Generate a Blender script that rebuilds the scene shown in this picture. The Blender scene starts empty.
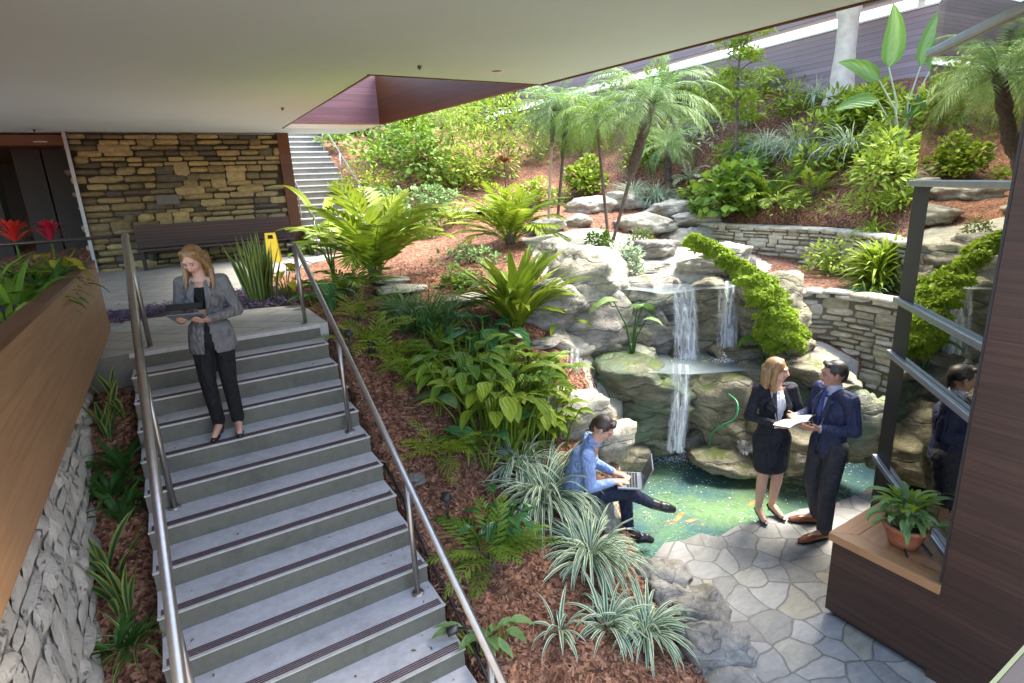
import bpy, bmesh, math, random
import numpy as np
from mathutils import Vector, Matrix, noise
from math import sin, cos, pi, radians, sqrt, atan2
SC = bpy.context.scene
COL = SC.collection
rnd = random.Random(7)

# ------------------------------------------------------------------ camera, world, sun, exposure
CM = np.array([[0.8524, -0.5208, -0.0473], [0.1766, 0.2016, 0.9634], [0.4932, 0.8295, -0.2640]])
for i in range(3): CM[i] /= np.linalg.norm(CM[i])
FPX = 562.93
cam_d = bpy.data.cameras.new('camera'); cam = bpy.data.objects.new('camera', cam_d); COL.objects.link(cam)
cam_d.sensor_width = 36.0; cam_d.lens = 36.0*FPX/1024.0; cam_d.clip_start = 0.05; cam_d.clip_end = 600
_m = Matrix(((CM[0][0], CM[1][0], -CM[2][0]), (CM[0][1], CM[1][1], -CM[2][1]), (CM[0][2], CM[1][2], -CM[2][2]))).to_4x4()
cam.matrix_world = _m
SC.camera = cam
world = bpy.data.worlds.new("World"); SC.world = world; world.use_nodes = True
wn = world.node_tree.nodes; wl = world.node_tree.links
sky = wn.new('ShaderNodeTexSky'); sky.sky_type = 'NISHITA'; sky.sun_disc = False
SUN_EL, SUN_AZ = radians(60), radians(96)       # azimuth measured from +Y towards +X
sky.sun_elevation = SUN_EL; sky.sun_rotation = SUN_AZ
sky.dust_density = 2.0; sky.ozone_density = 1.0
wn['Background'].inputs[1].default_value = 0.15
wl.new(sky.outputs[0], wn['Background'].inputs[0])
sd = bpy.data.lights.new('sun', 'SUN'); sd.energy = 2.8; sd.angle = radians(35); sd.color = (1, .94, .82)
so = bpy.data.objects.new('sun', sd); COL.objects.link(so)
so.rotation_euler = (Vector((-sin(SUN_AZ)*cos(SUN_EL), -cos(SUN_AZ)*cos(SUN_EL), -sin(SUN_EL)))).to_track_quat('-Z', 'Y').to_euler()
SC.view_settings.view_transform = 'Standard'; SC.view_settings.look = 'None'
SC.view_settings.exposure = 2.68; SC.view_settings.gamma = 1.0; SC.view_settings.use_curve_mapping = False
SC.render.engine = 'CYCLES'
SC.cycles.max_bounces = 7; SC.cycles.diffuse_bounces = 4; SC.cycles.glossy_bounces = 3; SC.cycles.transmission_bounces = 4; SC.cycles.transparent_max_bounces = 10
SC.cycles.use_denoising = True; SC.cycles.sample_clamp_indirect = 6.0
SC.cycles.caustics_reflective = False; SC.cycles.caustics_refractive = False

# ------------------------------------------------------------------ helpers
class MB:
    def __init__(s): s.v = []; s.f = []; s.c = []
    def vert(s, p, c=(0, 0, 0)): s.v.append((p[0], p[1], p[2])); s.c.append(c); return len(s.v)-1
    def face(s, *i): s.f.append(tuple(i))
    def add(s, vs, fs, c=(0, 0, 0)):
        b = len(s.v)
        for p in vs: s.v.append((p[0], p[1], p[2])); s.c.append(c)
        for f in fs: s.f.append(tuple(b+i for i in f))
    def box(s, lo, hi, c=(0, 0, 0)):
        x0, y0, z0 = lo; x1, y1, z1 = hi
        s.add([(x0,y0,z0),(x1,y0,z0),(x1,y1,z0),(x0,y1,z0),(x0,y0,z1),(x1,y0,z1),(x1,y1,z1),(x0,y1,z1)],
              [(0,3,2,1),(4,5,6,7),(0,1,5,4),(1,2,6,5),(2,3,7,6),(3,0,4,7)], c)
    def prism(s, poly, z0, z1, c=(0, 0, 0)):
        n = len(poly)
        s.add([(p[0],p[1],z0) for p in poly]+[(p[0],p[1],z1) for p in poly],
              [tuple(range(n-1,-1,-1)), tuple(range(n, 2*n))]+[(i,(i+1)%n,n+(i+1)%n,n+i) for i in range(n)], c)
    def tube(s, pts, r, n=10, c=(0, 0, 0), cap=True):
        pts = [Vector(p) for p in pts]; rr = r if hasattr(r, '__len__') else [r]*len(pts)
        b = len(s.v); prev = None
        for i, p in enumerate(pts):
            t = (pts[min(i+1, len(pts)-1)]-pts[max(i-1, 0)]).normalized()
            if prev is None:
                a = t.cross(Vector((0,0,1)));
                if a.length < .05: a = t.cross(Vector((1,0,0)))
                a.normalize()
            else:
                a = (prev - t*prev.dot(t)).normalized()
            prev = a; bb = t.cross(a)
            for k in range(n):
                q = p+(a*cos(2*pi*k/n)+bb*sin(2*pi*k/n))*rr[i]; s.v.append(tuple(q)); s.c.append(c)
        for i in range(len(pts)-1):
            for k in range(n):
                k2 = (k+1) % n
                s.f.append((b+i*n+k, b+i*n+k2, b+(i+1)*n+k2, b+(i+1)*n+k))
        if cap:
            s.f.append(tuple(b+k for k in range(n-1,-1,-1))); e = b+(len(pts)-1)*n
            s.f.append(tuple(e+k for k in range(n)))
    def lathe(s, prof, n=20, o=(0,0,0), c=(0,0,0)):
        b = len(s.v)
        for r, z in prof:
            for k in range(n):
                s.v.append((o[0]+r*cos(2*pi*k/n), o[1]+r*sin(2*pi*k/n), o[2]+z)); s.c.append(c)
        for i in range(len(prof)-1):
            for k in range(n):
                k2 = (k+1) % n; s.f.append((b+i*n+k, b+i*n+k2, b+(i+1)*n+k2, b+(i+1)*n+k))

def obj(name, mb, mat, parent=None, smooth=False, loc=None, bevel=0):
    me = bpy.data.meshes.new(name)
    me.from_pydata(mb.v, [], mb.f)
    if any(c != (0,0,0) for c in mb.c[:50]) or any(c != (0,0,0) for c in mb.c[-50:]):
        at = me.color_attributes.new('var', 'FLOAT_COLOR', 'POINT')
        a = np.ones((len(mb.v), 4), dtype=np.float32); a[:, :3] = np.array(mb.c, dtype=np.float32)
        at.data.foreach_set('color', a.ravel())
    if smooth: me.polygons.foreach_set('use_smooth', [True]*len(me.polygons))
    me.update()
    if mat: me.materials.append(mat)
    o = bpy.data.objects.new(name, me); COL.objects.link(o)
    if parent: o.parent = parent
    if loc is not None: o.location = loc
    if bevel:
        m = o.modifiers.new('bevel', 'BEVEL'); m.width = bevel; m.segments = 2; m.limit_method = 'ANGLE'
    return o
def tag(o, label=None, cat=None, group=None, kind=None):
    if label: o['label'] = label
    if cat: o['category'] = cat
    if group: o['group'] = group
    if kind: o['kind'] = kind
    return o
def empty(name, loc=(0,0,0), rz=0):
    o = bpy.data.objects.new(name, None); COL.objects.link(o); o.location = loc; o.rotation_euler = (0,0,rz)
    o.empty_display_size = .1
    return o
def struct(name, mb, mat, smooth=False):
    o = obj(name, mb, mat, None, smooth); o['kind'] = 'structure'; return o
def copy_tree(o, parent=None):
    c = o.copy(); COL.objects.link(c)
    if parent: c.parent = parent
    for ch in list(o.children): copy_tree(ch, c)
    return c

# ------------------------------------------------------------------ materials
def newmat(name):
    m = bpy.data.materials.new(name); m.use_nodes = True
    nt = m.node_tree; return m, nt.nodes, nt.links, nt.nodes['Principled BSDF']
def nd(n, t, **k):
    x = n.new(t)
    for a, b in k.items():
        if a.startswith('i_'): x.inputs[a[2:].replace('_', ' ')].default_value = b
        else: setattr(x, a, b)
    return x
def ramp(n, stops):
    r = n.new('ShaderNodeValToRGB'); cr = r.color_ramp
    while len(cr.elements) > 1: cr.elements.remove(cr.elements[0])
    cr.elements[0].position = stops[0][0]; cr.elements[0].color = (*stops[0][1], 1)
    for p, c in stops[1:]: e = cr.elements.new(p); e.color = (*c, 1)
    return r
def mixc(n, l, fac, a, b, blend='MIX'):
    x = n.new('ShaderNodeMix'); x.data_type = 'RGBA'; x.blend_type = blend
    for s, v in ((0, fac), (6, a), (7, b)):
        if hasattr(v, 'is_output'): l.new(v, x.inputs[s])
        elif s: x.inputs[s].default_value = (*v, 1)
        else: x.inputs[s].default_value = v
    return x.outputs[2]
def mth(n, l, op, a, b=None, clamp=False):
    x = n.new('ShaderNodeMath'); x.operation = op; x.use_clamp = clamp
    for s, v in ((0, a), (1, b)):
        if v is None: continue
        if hasattr(v, 'is_output'): l.new(v, x.inputs[s])
        else: x.inputs[s].default_value = v
    return x.outputs[0]
def coords(n, l, scale=(1,1,1), src='Object', rot=(0,0,0)):
    tc = n.new('ShaderNodeTexCoord'); mp = n.new('ShaderNodeMapping')
    mp.inputs['Scale'].default_value = scale; mp.inputs['Rotation'].default_value = rot
    if src == 'World':
        g = n.new('ShaderNodeNewGeometry'); l.new(g.outputs['Position'], mp.inputs[0])
    else: l.new(tc.outputs[src], mp.inputs[0])
    return mp.outputs[0]
def noisy(n, l, vec, scale, detail=4, rough=.6, dist=0):
    x = n.new('ShaderNodeTexNoise'); x.inputs['Scale'].default_value = scale; x.inputs['Detail'].default_value = detail
    x.inputs['Roughness'].default_value = rough; x.inputs['Distortion'].default_value = dist
    l.new(vec, x.inputs['Vector']); return x.outputs['Fac']
def bump(n, l, h, bs, strength=.4, dist=.02):
    b = n.new('ShaderNodeBump'); b.inputs['Strength'].default_value = strength; b.inputs['Distance'].default_value = dist
    l.new(h, b.inputs['Height']); l.new(b.outputs[0], bs.inputs['Normal']); return b

def mat_plain(name, c, rough=.6, metal=0, var=.12, scale=6, bumpn=.15, src='Object', stretch=(1,1,1), bscale=None):
    m, n, l, bs = newmat(name)
    v = coords(n, l, stretch, src)
    f = noisy(n, l, v, scale, 5)
    lo = tuple(x*(1-var) for x in c); hi = tuple(min(1, x*(1+var)) for x in c)
    r = ramp(n, [(.3, lo), (.7, hi)]); l.new(f, r.inputs[0]); l.new(r.outputs[0], bs.inputs['Base Color'])
    bs.inputs['Roughness'].default_value = rough; bs.inputs['Metallic'].default_value = metal
    if bumpn:
        f2 = noisy(n, l, v, bscale or scale*8, 4); bump(n, l, f2, bs, bumpn, .01)
    return m
def mat_concrete(name, c, dark=.75, rough=.8):
    m, n, l, bs = newmat(name)
    v = coords(n, l, (1,1,1), 'World')
    f1 = noisy(n, l, v, 1.9, 8, .72); f2 = noisy(n, l, v, 17, 7, .75)
    r = ramp(n, [(.32, tuple(x*dark*.85 for x in c)), (.5, tuple(x*.93 for x in c)), (.68, c)]); l.new(f1, r.inputs[0])
    r2 = ramp(n, [(.3, (.82,.82,.82)), (.7, (1.08,1.08,1.08))]); l.new(f2, r2.inputs[0])
    l.new(mixc(n, l, 1.0, r.outputs[0], r2.outputs[0], 'MULTIPLY'), bs.inputs['Base Color'])
    bs.inputs['Roughness'].default_value = rough
    bump(n, l, noisy(n, l, v, 60, 5), bs, .12, .01)
    return m
def mat_wood(name, c1, c2, plank=.18, axis='Y', up='Z', rough=.5, gap=True, gapc=(.02,.013,.01), seam=.02):
    """boards running along `axis`, stacked along `up` """
    m, n, l, bs = newmat(name)
    g = n.new('ShaderNodeNewGeometry'); sp = n.new('ShaderNodeSeparateXYZ'); l.new(g.outputs['Position'], sp.inputs[0])
    u = sp.outputs[up]; a = sp.outputs[axis]
    q = mth(n, l, 'DIVIDE', u, plank); fl = mth(n, l, 'FLOOR', q); fr = mth(n, l, 'FRACT', q)
    # grain
    cb = n.new('ShaderNodeCombineXYZ'); l.new(mth(n, l, 'MULTIPLY', a, .8), cb.inputs[0])
    l.new(mth(n, l, 'MULTIPLY', u, 22.0), cb.inputs[1]); l.new(mth(n, l, 'MULTIPLY', fl, 7.3), cb.inputs[2])
    gr = noisy(n, l, cb.outputs[0], 1.6, 6, .65, .6)
    wnz = n.new('ShaderNodeTexWhiteNoise'); wnz.noise_dimensions = '1D'; l.new(fl, wnz.inputs['W'])
    r = ramp(n, [(.25, c1), (.75, c2)]); l.new(gr, r.inputs[0])
    br = mth(n, l, 'ADD', mth(n, l, 'MULTIPLY', wnz.outputs['Value'], .35), .82)
    cc = n.new('ShaderNodeCombineXYZ');
    for i in range(3): l.new(br, cc.inputs[i])
    col = mixc(n, l, 1.0, r.outputs[0], cc.outputs[0], 'MULTIPLY')
    big = noisy(n, l, coords(n, l, (1,1,1), 'World'), .9, 3)
    col = mixc(n, l, mth(n, l, 'MULTIPLY', big, .35), col, tuple(x*.45 for x in c1))
    if gap:
        e = mth(n, l, 'LESS_THAN', fr, seam); col = mixc(n, l, e, col, gapc)
    l.new(col, bs.inputs['Base Color']); bs.inputs['Roughness'].default_value = rough
    bump(n, l, gr, bs, .15, .005)
    return m
def leaf_mat(name, dark, light, edge=None, tip=None, rough=.45, trans=.3, gain=1.25):
    """var.R picks between dark and light, var.G marks the leaf margin, var.B runs along the leaf"""
    m, n, l, bs = newmat(name)
    dark = tuple(min(.7, c*gain) for c in dark); light = tuple(min(.7, c*gain) for c in light)
    a = n.new('ShaderNodeAttribute'); a.attribute_name = 'var'
    sp = n.new('ShaderNodeSeparateColor'); l.new(a.outputs['Color'], sp.inputs[0])
    col = mixc(n, l, sp.outputs[0], dark, light)
    nz = noisy(n, l, coords(n, l), 9, 3)
    col = mixc(n, l, mth(n, l, 'MULTIPLY', nz, .35), col, tuple(x*.55 for x in dark))
    nb = noisy(n, l, coords(n, l), 5.5, 2); bm_ = n.new('ShaderNodeMapRange'); bm_.inputs[1].default_value = .64; bm_.inputs[2].default_value = .72; bm_.inputs[4].default_value = .75; l.new(nb, bm_.inputs[0])
    col = mixc(n, l, mth(n, l, 'MULTIPLY', bm_.outputs[0], mth(n, l, 'POWER', sp.outputs[2], 2.0)), col, (.20,.13,.04))
    if tip: col = mixc(n, l, mth(n, l, 'POWER', sp.outputs[2], 3.0), col, tip)
    if edge:
        e = n.new('ShaderNodeMapRange'); e.inputs[1].default_value = .35; e.inputs[2].default_value = .6; l.new(sp.outputs[1], e.inputs[0])
        col = mixc(n, l, e.outputs[0], col, edge)
    l.new(col, bs.inputs['Base Color']); bs.inputs['Roughness'].default_value = rough
    bs.inputs['Specular IOR Level'].default_value = .25
    if trans:
        t = n.new('ShaderNodeBsdfTranslucent'); l.new(col, t.inputs[0]); mx = n.new('ShaderNodeMixShader')
        mx.inputs[0].default_value = trans; l.new(bs.outputs[0], mx.inputs[1]); l.new(t.outputs[0], mx.inputs[2])
        l.new(mx.outputs[0], n['Material Output'].inputs[0])
    return m
def mat_rock(name, c1, c2, c3, moss=0.0, mossc=(.10,.15,.03), wet=0, algae=0):
    m, n, l, bs = newmat(name)
    v = coords(n, l, (1,1,1), 'World'); vs = coords(n, l, (1,1,3.2), 'World')
    f1 = noisy(n, l, vs, 2.2, 8, .68, .5); f2 = noisy(n, l, v, 16, 10, .8)
    r = ramp(n, [(.28, c1), (.5, c2), (.72, c3)]); l.new(f1, r.inputs[0])
    r2 = ramp(n, [(.3, (.55,.55,.55)), (.65, (1.15,1.15,1.15))]); l.new(f2, r2.inputs[0])
    col = mixc(n, l, 1.0, r.outputs[0], r2.outputs[0], 'MULTIPLY')
    vo = n.new('ShaderNodeTexVoronoi'); vo.feature = 'DISTANCE_TO_EDGE'; vo.inputs['Scale'].default_value = 3.1
    wv = n.new('ShaderNodeVectorMath'); wv.operation = 'ADD'
    nv = n.new('ShaderNodeTexNoise'); nv.inputs['Scale'].default_value = 2.5; l.new(v, nv.inputs['Vector'])
    l.new(vs, wv.inputs[0]); l.new(nv.outputs['Color'], wv.inputs[1]); l.new(wv.outputs[0], vo.inputs['Vector'])
    crk = n.new('ShaderNodeMapRange'); crk.inputs[1].default_value = 0.0; crk.inputs[2].default_value = .05; crk.inputs[3].default_value = .35; crk.inputs[4].default_value = 0
    l.new(vo.outputs['Distance'], crk.inputs[0])
    col = mixc(n, l, crk.outputs[0], col, tuple(x*.3 for x in c1))
    sz = n.new('ShaderNodeSeparateXYZ'); l.new(wv.outputs[0], sz.inputs[0]); wz = mth(n, l, 'ABSOLUTE', mth(n, l, 'SINE', mth(n, l, 'MULTIPLY', sz.outputs[2], 3.4)))
    bk = n.new('ShaderNodeMapRange'); bk.inputs[1].default_value = 0; bk.inputs[2].default_value = .16; bk.inputs[3].default_value = .65; bk.inputs[4].default_value = 0; l.new(wz, bk.inputs[0])
    col = mixc(n, l, bk.outputs[0], col, tuple(x*.35 for x in c1))
    if algae:
        f4 = noisy(n, l, v, 1.7, 4, .6); mr = n.new('ShaderNodeMapRange'); mr.inputs[1].default_value = .42; mr.inputs[2].default_value = .62; mr.inputs[4].default_value = algae
        l.new(f4, mr.inputs[0]); col = mixc(n, l, mr.outputs[0], col, (.07, .17, .10))
    if moss:
        g = n.new('ShaderNodeNewGeometry'); sp = n.new('ShaderNodeSeparateXYZ'); l.new(g.outputs['Normal'], sp.inputs[0])
        f3 = noisy(n, l, v, 3.5, 5); s = mth(n, l, 'ADD', mth(n, l, 'MULTIPLY', sp.outputs[2], .5), f3)
        mr = n.new('ShaderNodeMapRange'); mr.inputs[1].default_value = 1.08-moss*.55; mr.inputs[2].default_value = 1.25-moss*.55; l.new(s, mr.inputs[0])
        mc = mixc(n, l, f2, tuple(x*.5 for x in mossc), tuple(x*1.5 for x in mossc))
        col = mixc(n, l, mr.outputs[0], col, mc)
    l.new(col, bs.inputs['Base Color']); bs.inputs['Roughness'].default_value = .85 if not wet else .35
    h = mth(n, l, 'SUBTRACT', mth(n, l, 'ADD', f1, mth(n, l, 'MULTIPLY', f2, .6)), mth(n, l, 'ADD', mth(n, l, 'MULTIPLY', crk.outputs[0], .4), mth(n, l, 'MULTIPLY', bk.outputs[0], .5)))
    bump(n, l, h, bs, .7, .06)
    return m

M = {}
M['mulch'] = None
def make_mulch():
    m, n, l, bs = newmat('mulch')
    v = coords(n, l, (1,1,1), 'World')
    wv = n.new('ShaderNodeVectorMath'); wv.operation = 'ADD'; nv = n.new('ShaderNodeTexNoise'); nv.inputs['Scale'].default_value = 30
    l.new(v, nv.inputs['Vector']); l.new(v, wv.inputs[0]); sc = n.new('ShaderNodeVectorMath'); sc.operation = 'SCALE'; sc.inputs[3].default_value = .05
    l.new(nv.outputs['Color'], sc.inputs[0]); l.new(sc.outputs[0], wv.inputs[1])
    vo = n.new('ShaderNodeTexVoronoi'); vo.inputs['Scale'].default_value = 38; l.new(wv.outputs[0], vo.inputs['Vector'])
    sp = n.new('ShaderNodeSeparateColor'); l.new(vo.outputs['Color'], sp.inputs[0])
    r = ramp(n, [(0, (.06,.024,.014)), (.35, (.17,.068,.036)), (.7, (.32,.145,.08)), (1, (.46,.25,.16))]); l.new(sp.outputs[0], r.inputs[0])
    big = noisy(n, l, v, 1.6, 5); r2 = ramp(n, [(.3, (.6,.6,.6)), (.7, (1.15,1.1,1.05))]); l.new(big, r2.inputs[0])
    mcol = mixc(n, l, 1.0, r.outputs[0], r2.outputs[0], 'MULTIPLY')
    # pale rock / cement where the attribute says so
    a = n.new('ShaderNodeAttribute'); a.attribute_name = 'var'; sa = n.new('ShaderNodeSeparateColor'); l.new(a.outputs['Color'], sa.inputs[0])
    f2 = noisy(n, l, v, 5, 8, .7); rr = ramp(n, [(.3, (.26,.24,.19)), (.6, (.45,.43,.36))]); l.new(f2, rr.inputs[0])
    mk = n.new('ShaderNodeMapRange'); mk.inputs[1].default_value = .45; mk.inputs[2].default_value = .6
    l.new(mth(n, l, 'ADD', sa.outputs[0], mth(n, l, 'MULTIPLY', mth(n, l, 'SUBTRACT', f2, .5), .35)), mk.inputs[0])
    col = mixc(n, l, mk.outputs[0], mcol, rr.outputs[0])
    l.new(col, bs.inputs['Base Color']); bs.inputs['Roughness'].default_value = .95
    h = mth(n, l, 'MULTIPLY', vo.outputs['Distance'], mth(n, l, 'SUBTRACT', 1.0, mk.outputs[0])); bump(n, l, h, bs, .7, .03)
    return m
M['mulch'] = make_mulch()
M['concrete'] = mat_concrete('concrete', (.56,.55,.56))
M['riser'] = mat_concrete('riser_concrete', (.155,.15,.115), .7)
M['landing'] = None
def make_tiles():
    m, n, l, bs = newmat('landing_pavers')
    v = coords(n, l, (1,1,1), 'World', (0,0,radians(45)))
    br = n.new('ShaderNodeTexBrick'); br.offset = .5; br.inputs['Scale'].default_value = 1.0
    br.inputs['Brick Width'].default_value = .9; br.inputs['Row Height'].default_value = .3; br.inputs['Mortar Size'].default_value = .008
    br.inputs['Color1'].default_value = (.40,.39,.35,1); br.inputs['Color2'].default_value = (.46,.45,.42,1); br.inputs['Mortar'].default_value = (.2,.19,.17,1)
    l.new(v, br.inputs['Vector'])
    f = noisy(n, l, coords(n, l, (1,1,1), 'World'), 5, 7, .7); r = ramp(n, [(.3, (.75,.75,.75)), (.7, (1.1,1.1,1.1))]); l.new(f, r.inputs[0])
    l.new(mixc(n, l, 1.0, br.outputs[0], r.outputs[0], 'MULTIPLY'), bs.inputs['Base Color']); bs.inputs['Roughness'].default_value = .6
    bump(n, l, f, bs, .1, .01); return m
M['landing'] = make_tiles()
def make_flag():
    m, n, l, bs = newmat('flagstone')
    v = coords(n, l, (1,1,1), 'World')
    nv = n.new('ShaderNodeTexNoise'); nv.inputs['Scale'].default_value = 2.2; nv.inputs['Detail'].default_value = 2; l.new(v, nv.inputs['Vector'])
    sc = n.new('ShaderNodeVectorMath'); sc.operation = 'SCALE'; sc.inputs[3].default_value = .22; l.new(nv.outputs['Color'], sc.inputs[0])
    wv = n.new('ShaderNodeVectorMath'); wv.operation = 'ADD'; l.new(v, wv.inputs[0]); l.new(sc.outputs[0], wv.inputs[1])
    outs = []
    for feat in ('DISTANCE_TO_EDGE', 'F1'):
        vo = n.new('ShaderNodeTexVoronoi'); vo.voronoi_dimensions = '2D'; vo.feature = feat; vo.inputs['Scale'].default_value = 4.0; vo.inputs['Randomness'].default_value = .95
        l.new(wv.outputs[0], vo.inputs['Vector']); outs.append(vo)
    sp = n.new('ShaderNodeSeparateColor'); l.new(outs[1].outputs['Color'], sp.inputs[0])
    r = ramp(n, [(0, (.20,.195,.175)), (.4, (.27,.265,.25)), (.75, (.33,.32,.295)), (1, (.30,.27,.20))]); l.new(sp.outputs[0], r.inputs[0])
    f = noisy(n, l, coords(n, l, (1,2.2,1), 'World'), 7, 8, .7, .6); r2 = ramp(n, [(.28, (.66,.66,.68)), (.7, (1.12,1.12,1.1))]); l.new(f, r2.inputs[0])
    col = mixc(n, l, 1.0, r.outputs[0], r2.outputs[0], 'MULTIPLY')
    mr = n.new('ShaderNodeMapRange'); mr.inputs[1].default_value = .026; mr.inputs[2].default_value = .042; l.new(outs[0].outputs['Distance'], mr.inputs[0])
    f6 = noisy(n, l, v, 40, 3); rg = ramp(n, [(.3, (.11,.105,.09)), (.7, (.18,.17,.15))]); l.new(f6, rg.inputs[0])
    l.new(mixc(n, l, mr.outputs[0], rg.outputs[0], col), bs.inputs['Base Color'])
    bs.inputs['Roughness'].default_value = .65
    h = mth(n, l, 'ADD', mr.outputs[0], mth(n, l, 'MULTIPLY', f, .5)); bump(n, l, h, bs, .35, .012)
    return m
M['flag'] = make_flag()
M['soffit'] = mat_plain('soffit_plaster', (.59,.70,.71), .9, 0, .025, .8, .05, 'World', bscale=18)
M['wood_tan'] = mat_wood('tan_cedar', (.25,.115,.045), (.42,.235,.105), .26, seam=.006, gapc=(.12,.06,.03))
M['wood_dark'] = mat_wood('dark_walnut_boards', (.028,.014,.010), (.085,.042,.028), .145, seam=.03, rough=.42)
M['wood_top'] = mat_wood('oak_top', (.30,.14,.06), (.50,.28,.13), .35, axis='Y', up='X', rough=.4, gap=False)
M['wood_top2'] = mat_wood('oak_top_crosswise', (.30,.14,.06), (.50,.28,.13), .35, axis='X', up='Y', rough=.4, gap=False)
M['wood_brown'] = mat_wood('brown_beam', (.085,.024,.004), (.14,.05,.010), .4, rough=.45, gap=False)
M['wood_purple'] = mat_wood('reddish_fascia_boards', (.16,.07,.075), (.27,.13,.14), .14, axis='X', rough=.4, seam=.03, gapc=(.08,.03,.03))
M['wood_far'] = mat_wood('mauve_siding', (.25,.18,.185), (.36,.27,.285), .12, axis='Y', rough=.6, seam=.05, gapc=(.06,.04,.045))
M['wood_bench'] = mat_wood('bench_slats', (.04,.02,.018), (.09,.045,.038), .07, axis='X', rough=.5, seam=.18, gapc=(.008,.005,.005))
M['metal'] = mat_plain('brushed_steel', (.36,.33,.30), .34, .9, .1, 20, .03)
M['metal_dark'] = mat_plain('dark_bronze_metal', (.10,.095,.09), .4, .8, .1, 12, .03)
M['alu'] = mat_plain('grey_aluminium', (.30,.32,.35), .38, .7, .08, 12, .03)
M['black'] = mat_plain('black_paint', (.018,.017,.017), .5, 0, .2, 10, .05)
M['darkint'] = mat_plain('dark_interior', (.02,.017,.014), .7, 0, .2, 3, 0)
M['strip'] = mat_plain('grip_strip', (.085,.05,.055), .7, 0, .15, 30, .2)
M['nose'] = mat_plain('pale_nosing', (.46,.45,.42), .6, 0, .12, 20, .1)
M['white'] = mat_plain('white_paint', (.78,.78,.76), .5, 0, .04, 8, 0)
M['soil'] = mat_plain('dark_soil', (.05,.033,.022), .95, 0, .5, 25, .8, 'World', bscale=60)
M['terracotta'] = mat_plain('terracotta', (.33,.12,.06), .7, 0, .2, 8, .1)
M['yellow'] = mat_plain('yellow_plastic', (.62,.46,.03), .4, 0, .06, 5, 0)
M['rock_pale'] = mat_rock('pale_boulder', (.26,.24,.18), (.47,.44,.35), (.60,.57,.48))
M['rock_grey'] = mat_rock('grey_boulder', (.12,.115,.12), (.25,.24,.24), (.38,.36,.33))
M['rock_cliff'] = mat_rock('cliff_rock', (.10,.085,.052), (.27,.245,.165), (.44,.41,.31), moss=.25, mossc=(.10,.12,.03), wet=0)
M['rock_wet'] = mat_rock('wet_green_rock', (.055,.052,.033), (.14,.14,.09), (.27,.26,.19), moss=.33, mossc=(.09,.12,.02), wet=1, algae=.5)
M['rock_wall'] = None

# ------------------------------------------------------------------ site: levels (metres; eye height is 0)
ZP, ZL, ZC = -3.54, -1.34, 1.494         # patio, landing, soffit
Y0, TR, RI = 6.243, .295, .157           # top nosing, tread, riser
XL, XR = -.48, 1.27                      # stair sides
def prof(Y): return ZL-.532*np.clip(Y0-Y, 0, 4.14)
def ray(x, y):
    q = np.array([(x-512)/FPX, -(y-341.5)/FPX, 1.0]); return CM.T @ q
def at_dist(x, y, D):
    d = ray(x, y); return Vector(d*D/np.hypot(d[0], d[1]))
def at_z(x, y, z): d = ray(x, y); return Vector(d*z/d[2])

CP = []
for Y in (6.2, 5.4, 4.6, 3.8, 3.0, 2.3, 1.4): CP.append((1.33, Y, float(prof(Y))-.13))
CP += [(1.35,7.2,-1.42),(1.4,9,-1.40),(1.6,11,-1.40),(2.4,12.5,-1.36),(3,13.5,-1.4),(4.8,13.6,-1.15),(1.0,14,-1.5),(-4,10,-1.5),
 (2.22,6.37,-1.6),(3.28,7.18,-1.5),(2.02,5.14,-2.15),(2.24,7.5,-1.42),(3.9,6.08,-1.75),(3.67,4.85,-2.6),(3.11,4.38,-2.88),(2.3,4.25,-2.72),
 (2.85,3.42,-3.25),(2.11,3.31,-3.12),(2.53,2.58,-3.42),(2.65,2.19,-3.5),(1.7,2.96,-3.2),(4.4,9.8,-1.2),(3.7,10,-1.25),(3.68,5.2,-2.15),(3.0,5.9,-1.85),
 (2.0,1.6,-3.5),(2.6,1.0,-3.6),(3.1,2.4,-3.62),(3.4,3.0,-3.62),(3.5,3.6,-3.4),(3.9,4.3,-3.1),(4.2,4.9,-2.75),
 (5.0,5.6,-2.45),(5.7,5.15,-2.42),(6.2,4.75,-2.42),(6.7,4.1,-2.6),(7.1,3.5,-2.95),(6.9,2.9,-3.35),(4.5,5.5,-2.35),
 (6.05,5.35,-1.5),(6.4,5.0,-1.5),(5.5,5.95,-1.5),(4.9,6.4,-1.55),(6.9,4.85,-1.7),(7.3,4.5,-2.2),(7.4,3.9,-2.5),(7.65,3.45,-2.62),(7.8,4.35,-2.25),
 (5.6,7.8,-1.0),(7.4,7.2,-1.1),(8.1,6.1,-1.25),(6.3,6.3,-1.36),(7.4,5.4,-1.6),(8.1,5.4,-1.62),(8.0,4.7,-1.64),(8.3,4.3,-1.64),(9.3,5.0,-1.65),(8.2,3.6,-1.64),(8.0,2.4,-1.64),
 (10.0,5.3,-.95),(9.1,4.1,-.95),(8.4,2.6,-.95),(10.6,8.6,-.95),(11.6,10,-.85),(9.6,8.3,-1.45),(8.8,7.2,-1.4),
 (11.3,6.5,.1),(12.3,6.7,.95),(13.3,7.8,1.6),(13.4,5.0,1.6),(11.0,4.0,.3),(10.4,2,0.2),(13.5,10.5,2.0),(12,9.8,.2),(11.5,12,.1),(13.5,13,1.9),(13,18,1.9),(10,13,-.3),
 (8,14,-.35),(8,18,1.0),(5.2,15,-.6),(5,19,1.5),(5.1,17,.5),(7,11,-.85),(9.5,10,-.85),(7.4,10.3,-.8),(6,13,-.7),(4.8,22,2.2),(12,22,2.4),(20,22,3.0),(20,8,2.0),(20,0,2.0),(8,-4,-1),(12,-4,1)]
_P = np.array(CP); _n = len(_P)
_K = np.sqrt(((_P[:, None, :2]-_P[None, :, :2])**2).sum(-1)+.02)
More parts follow.
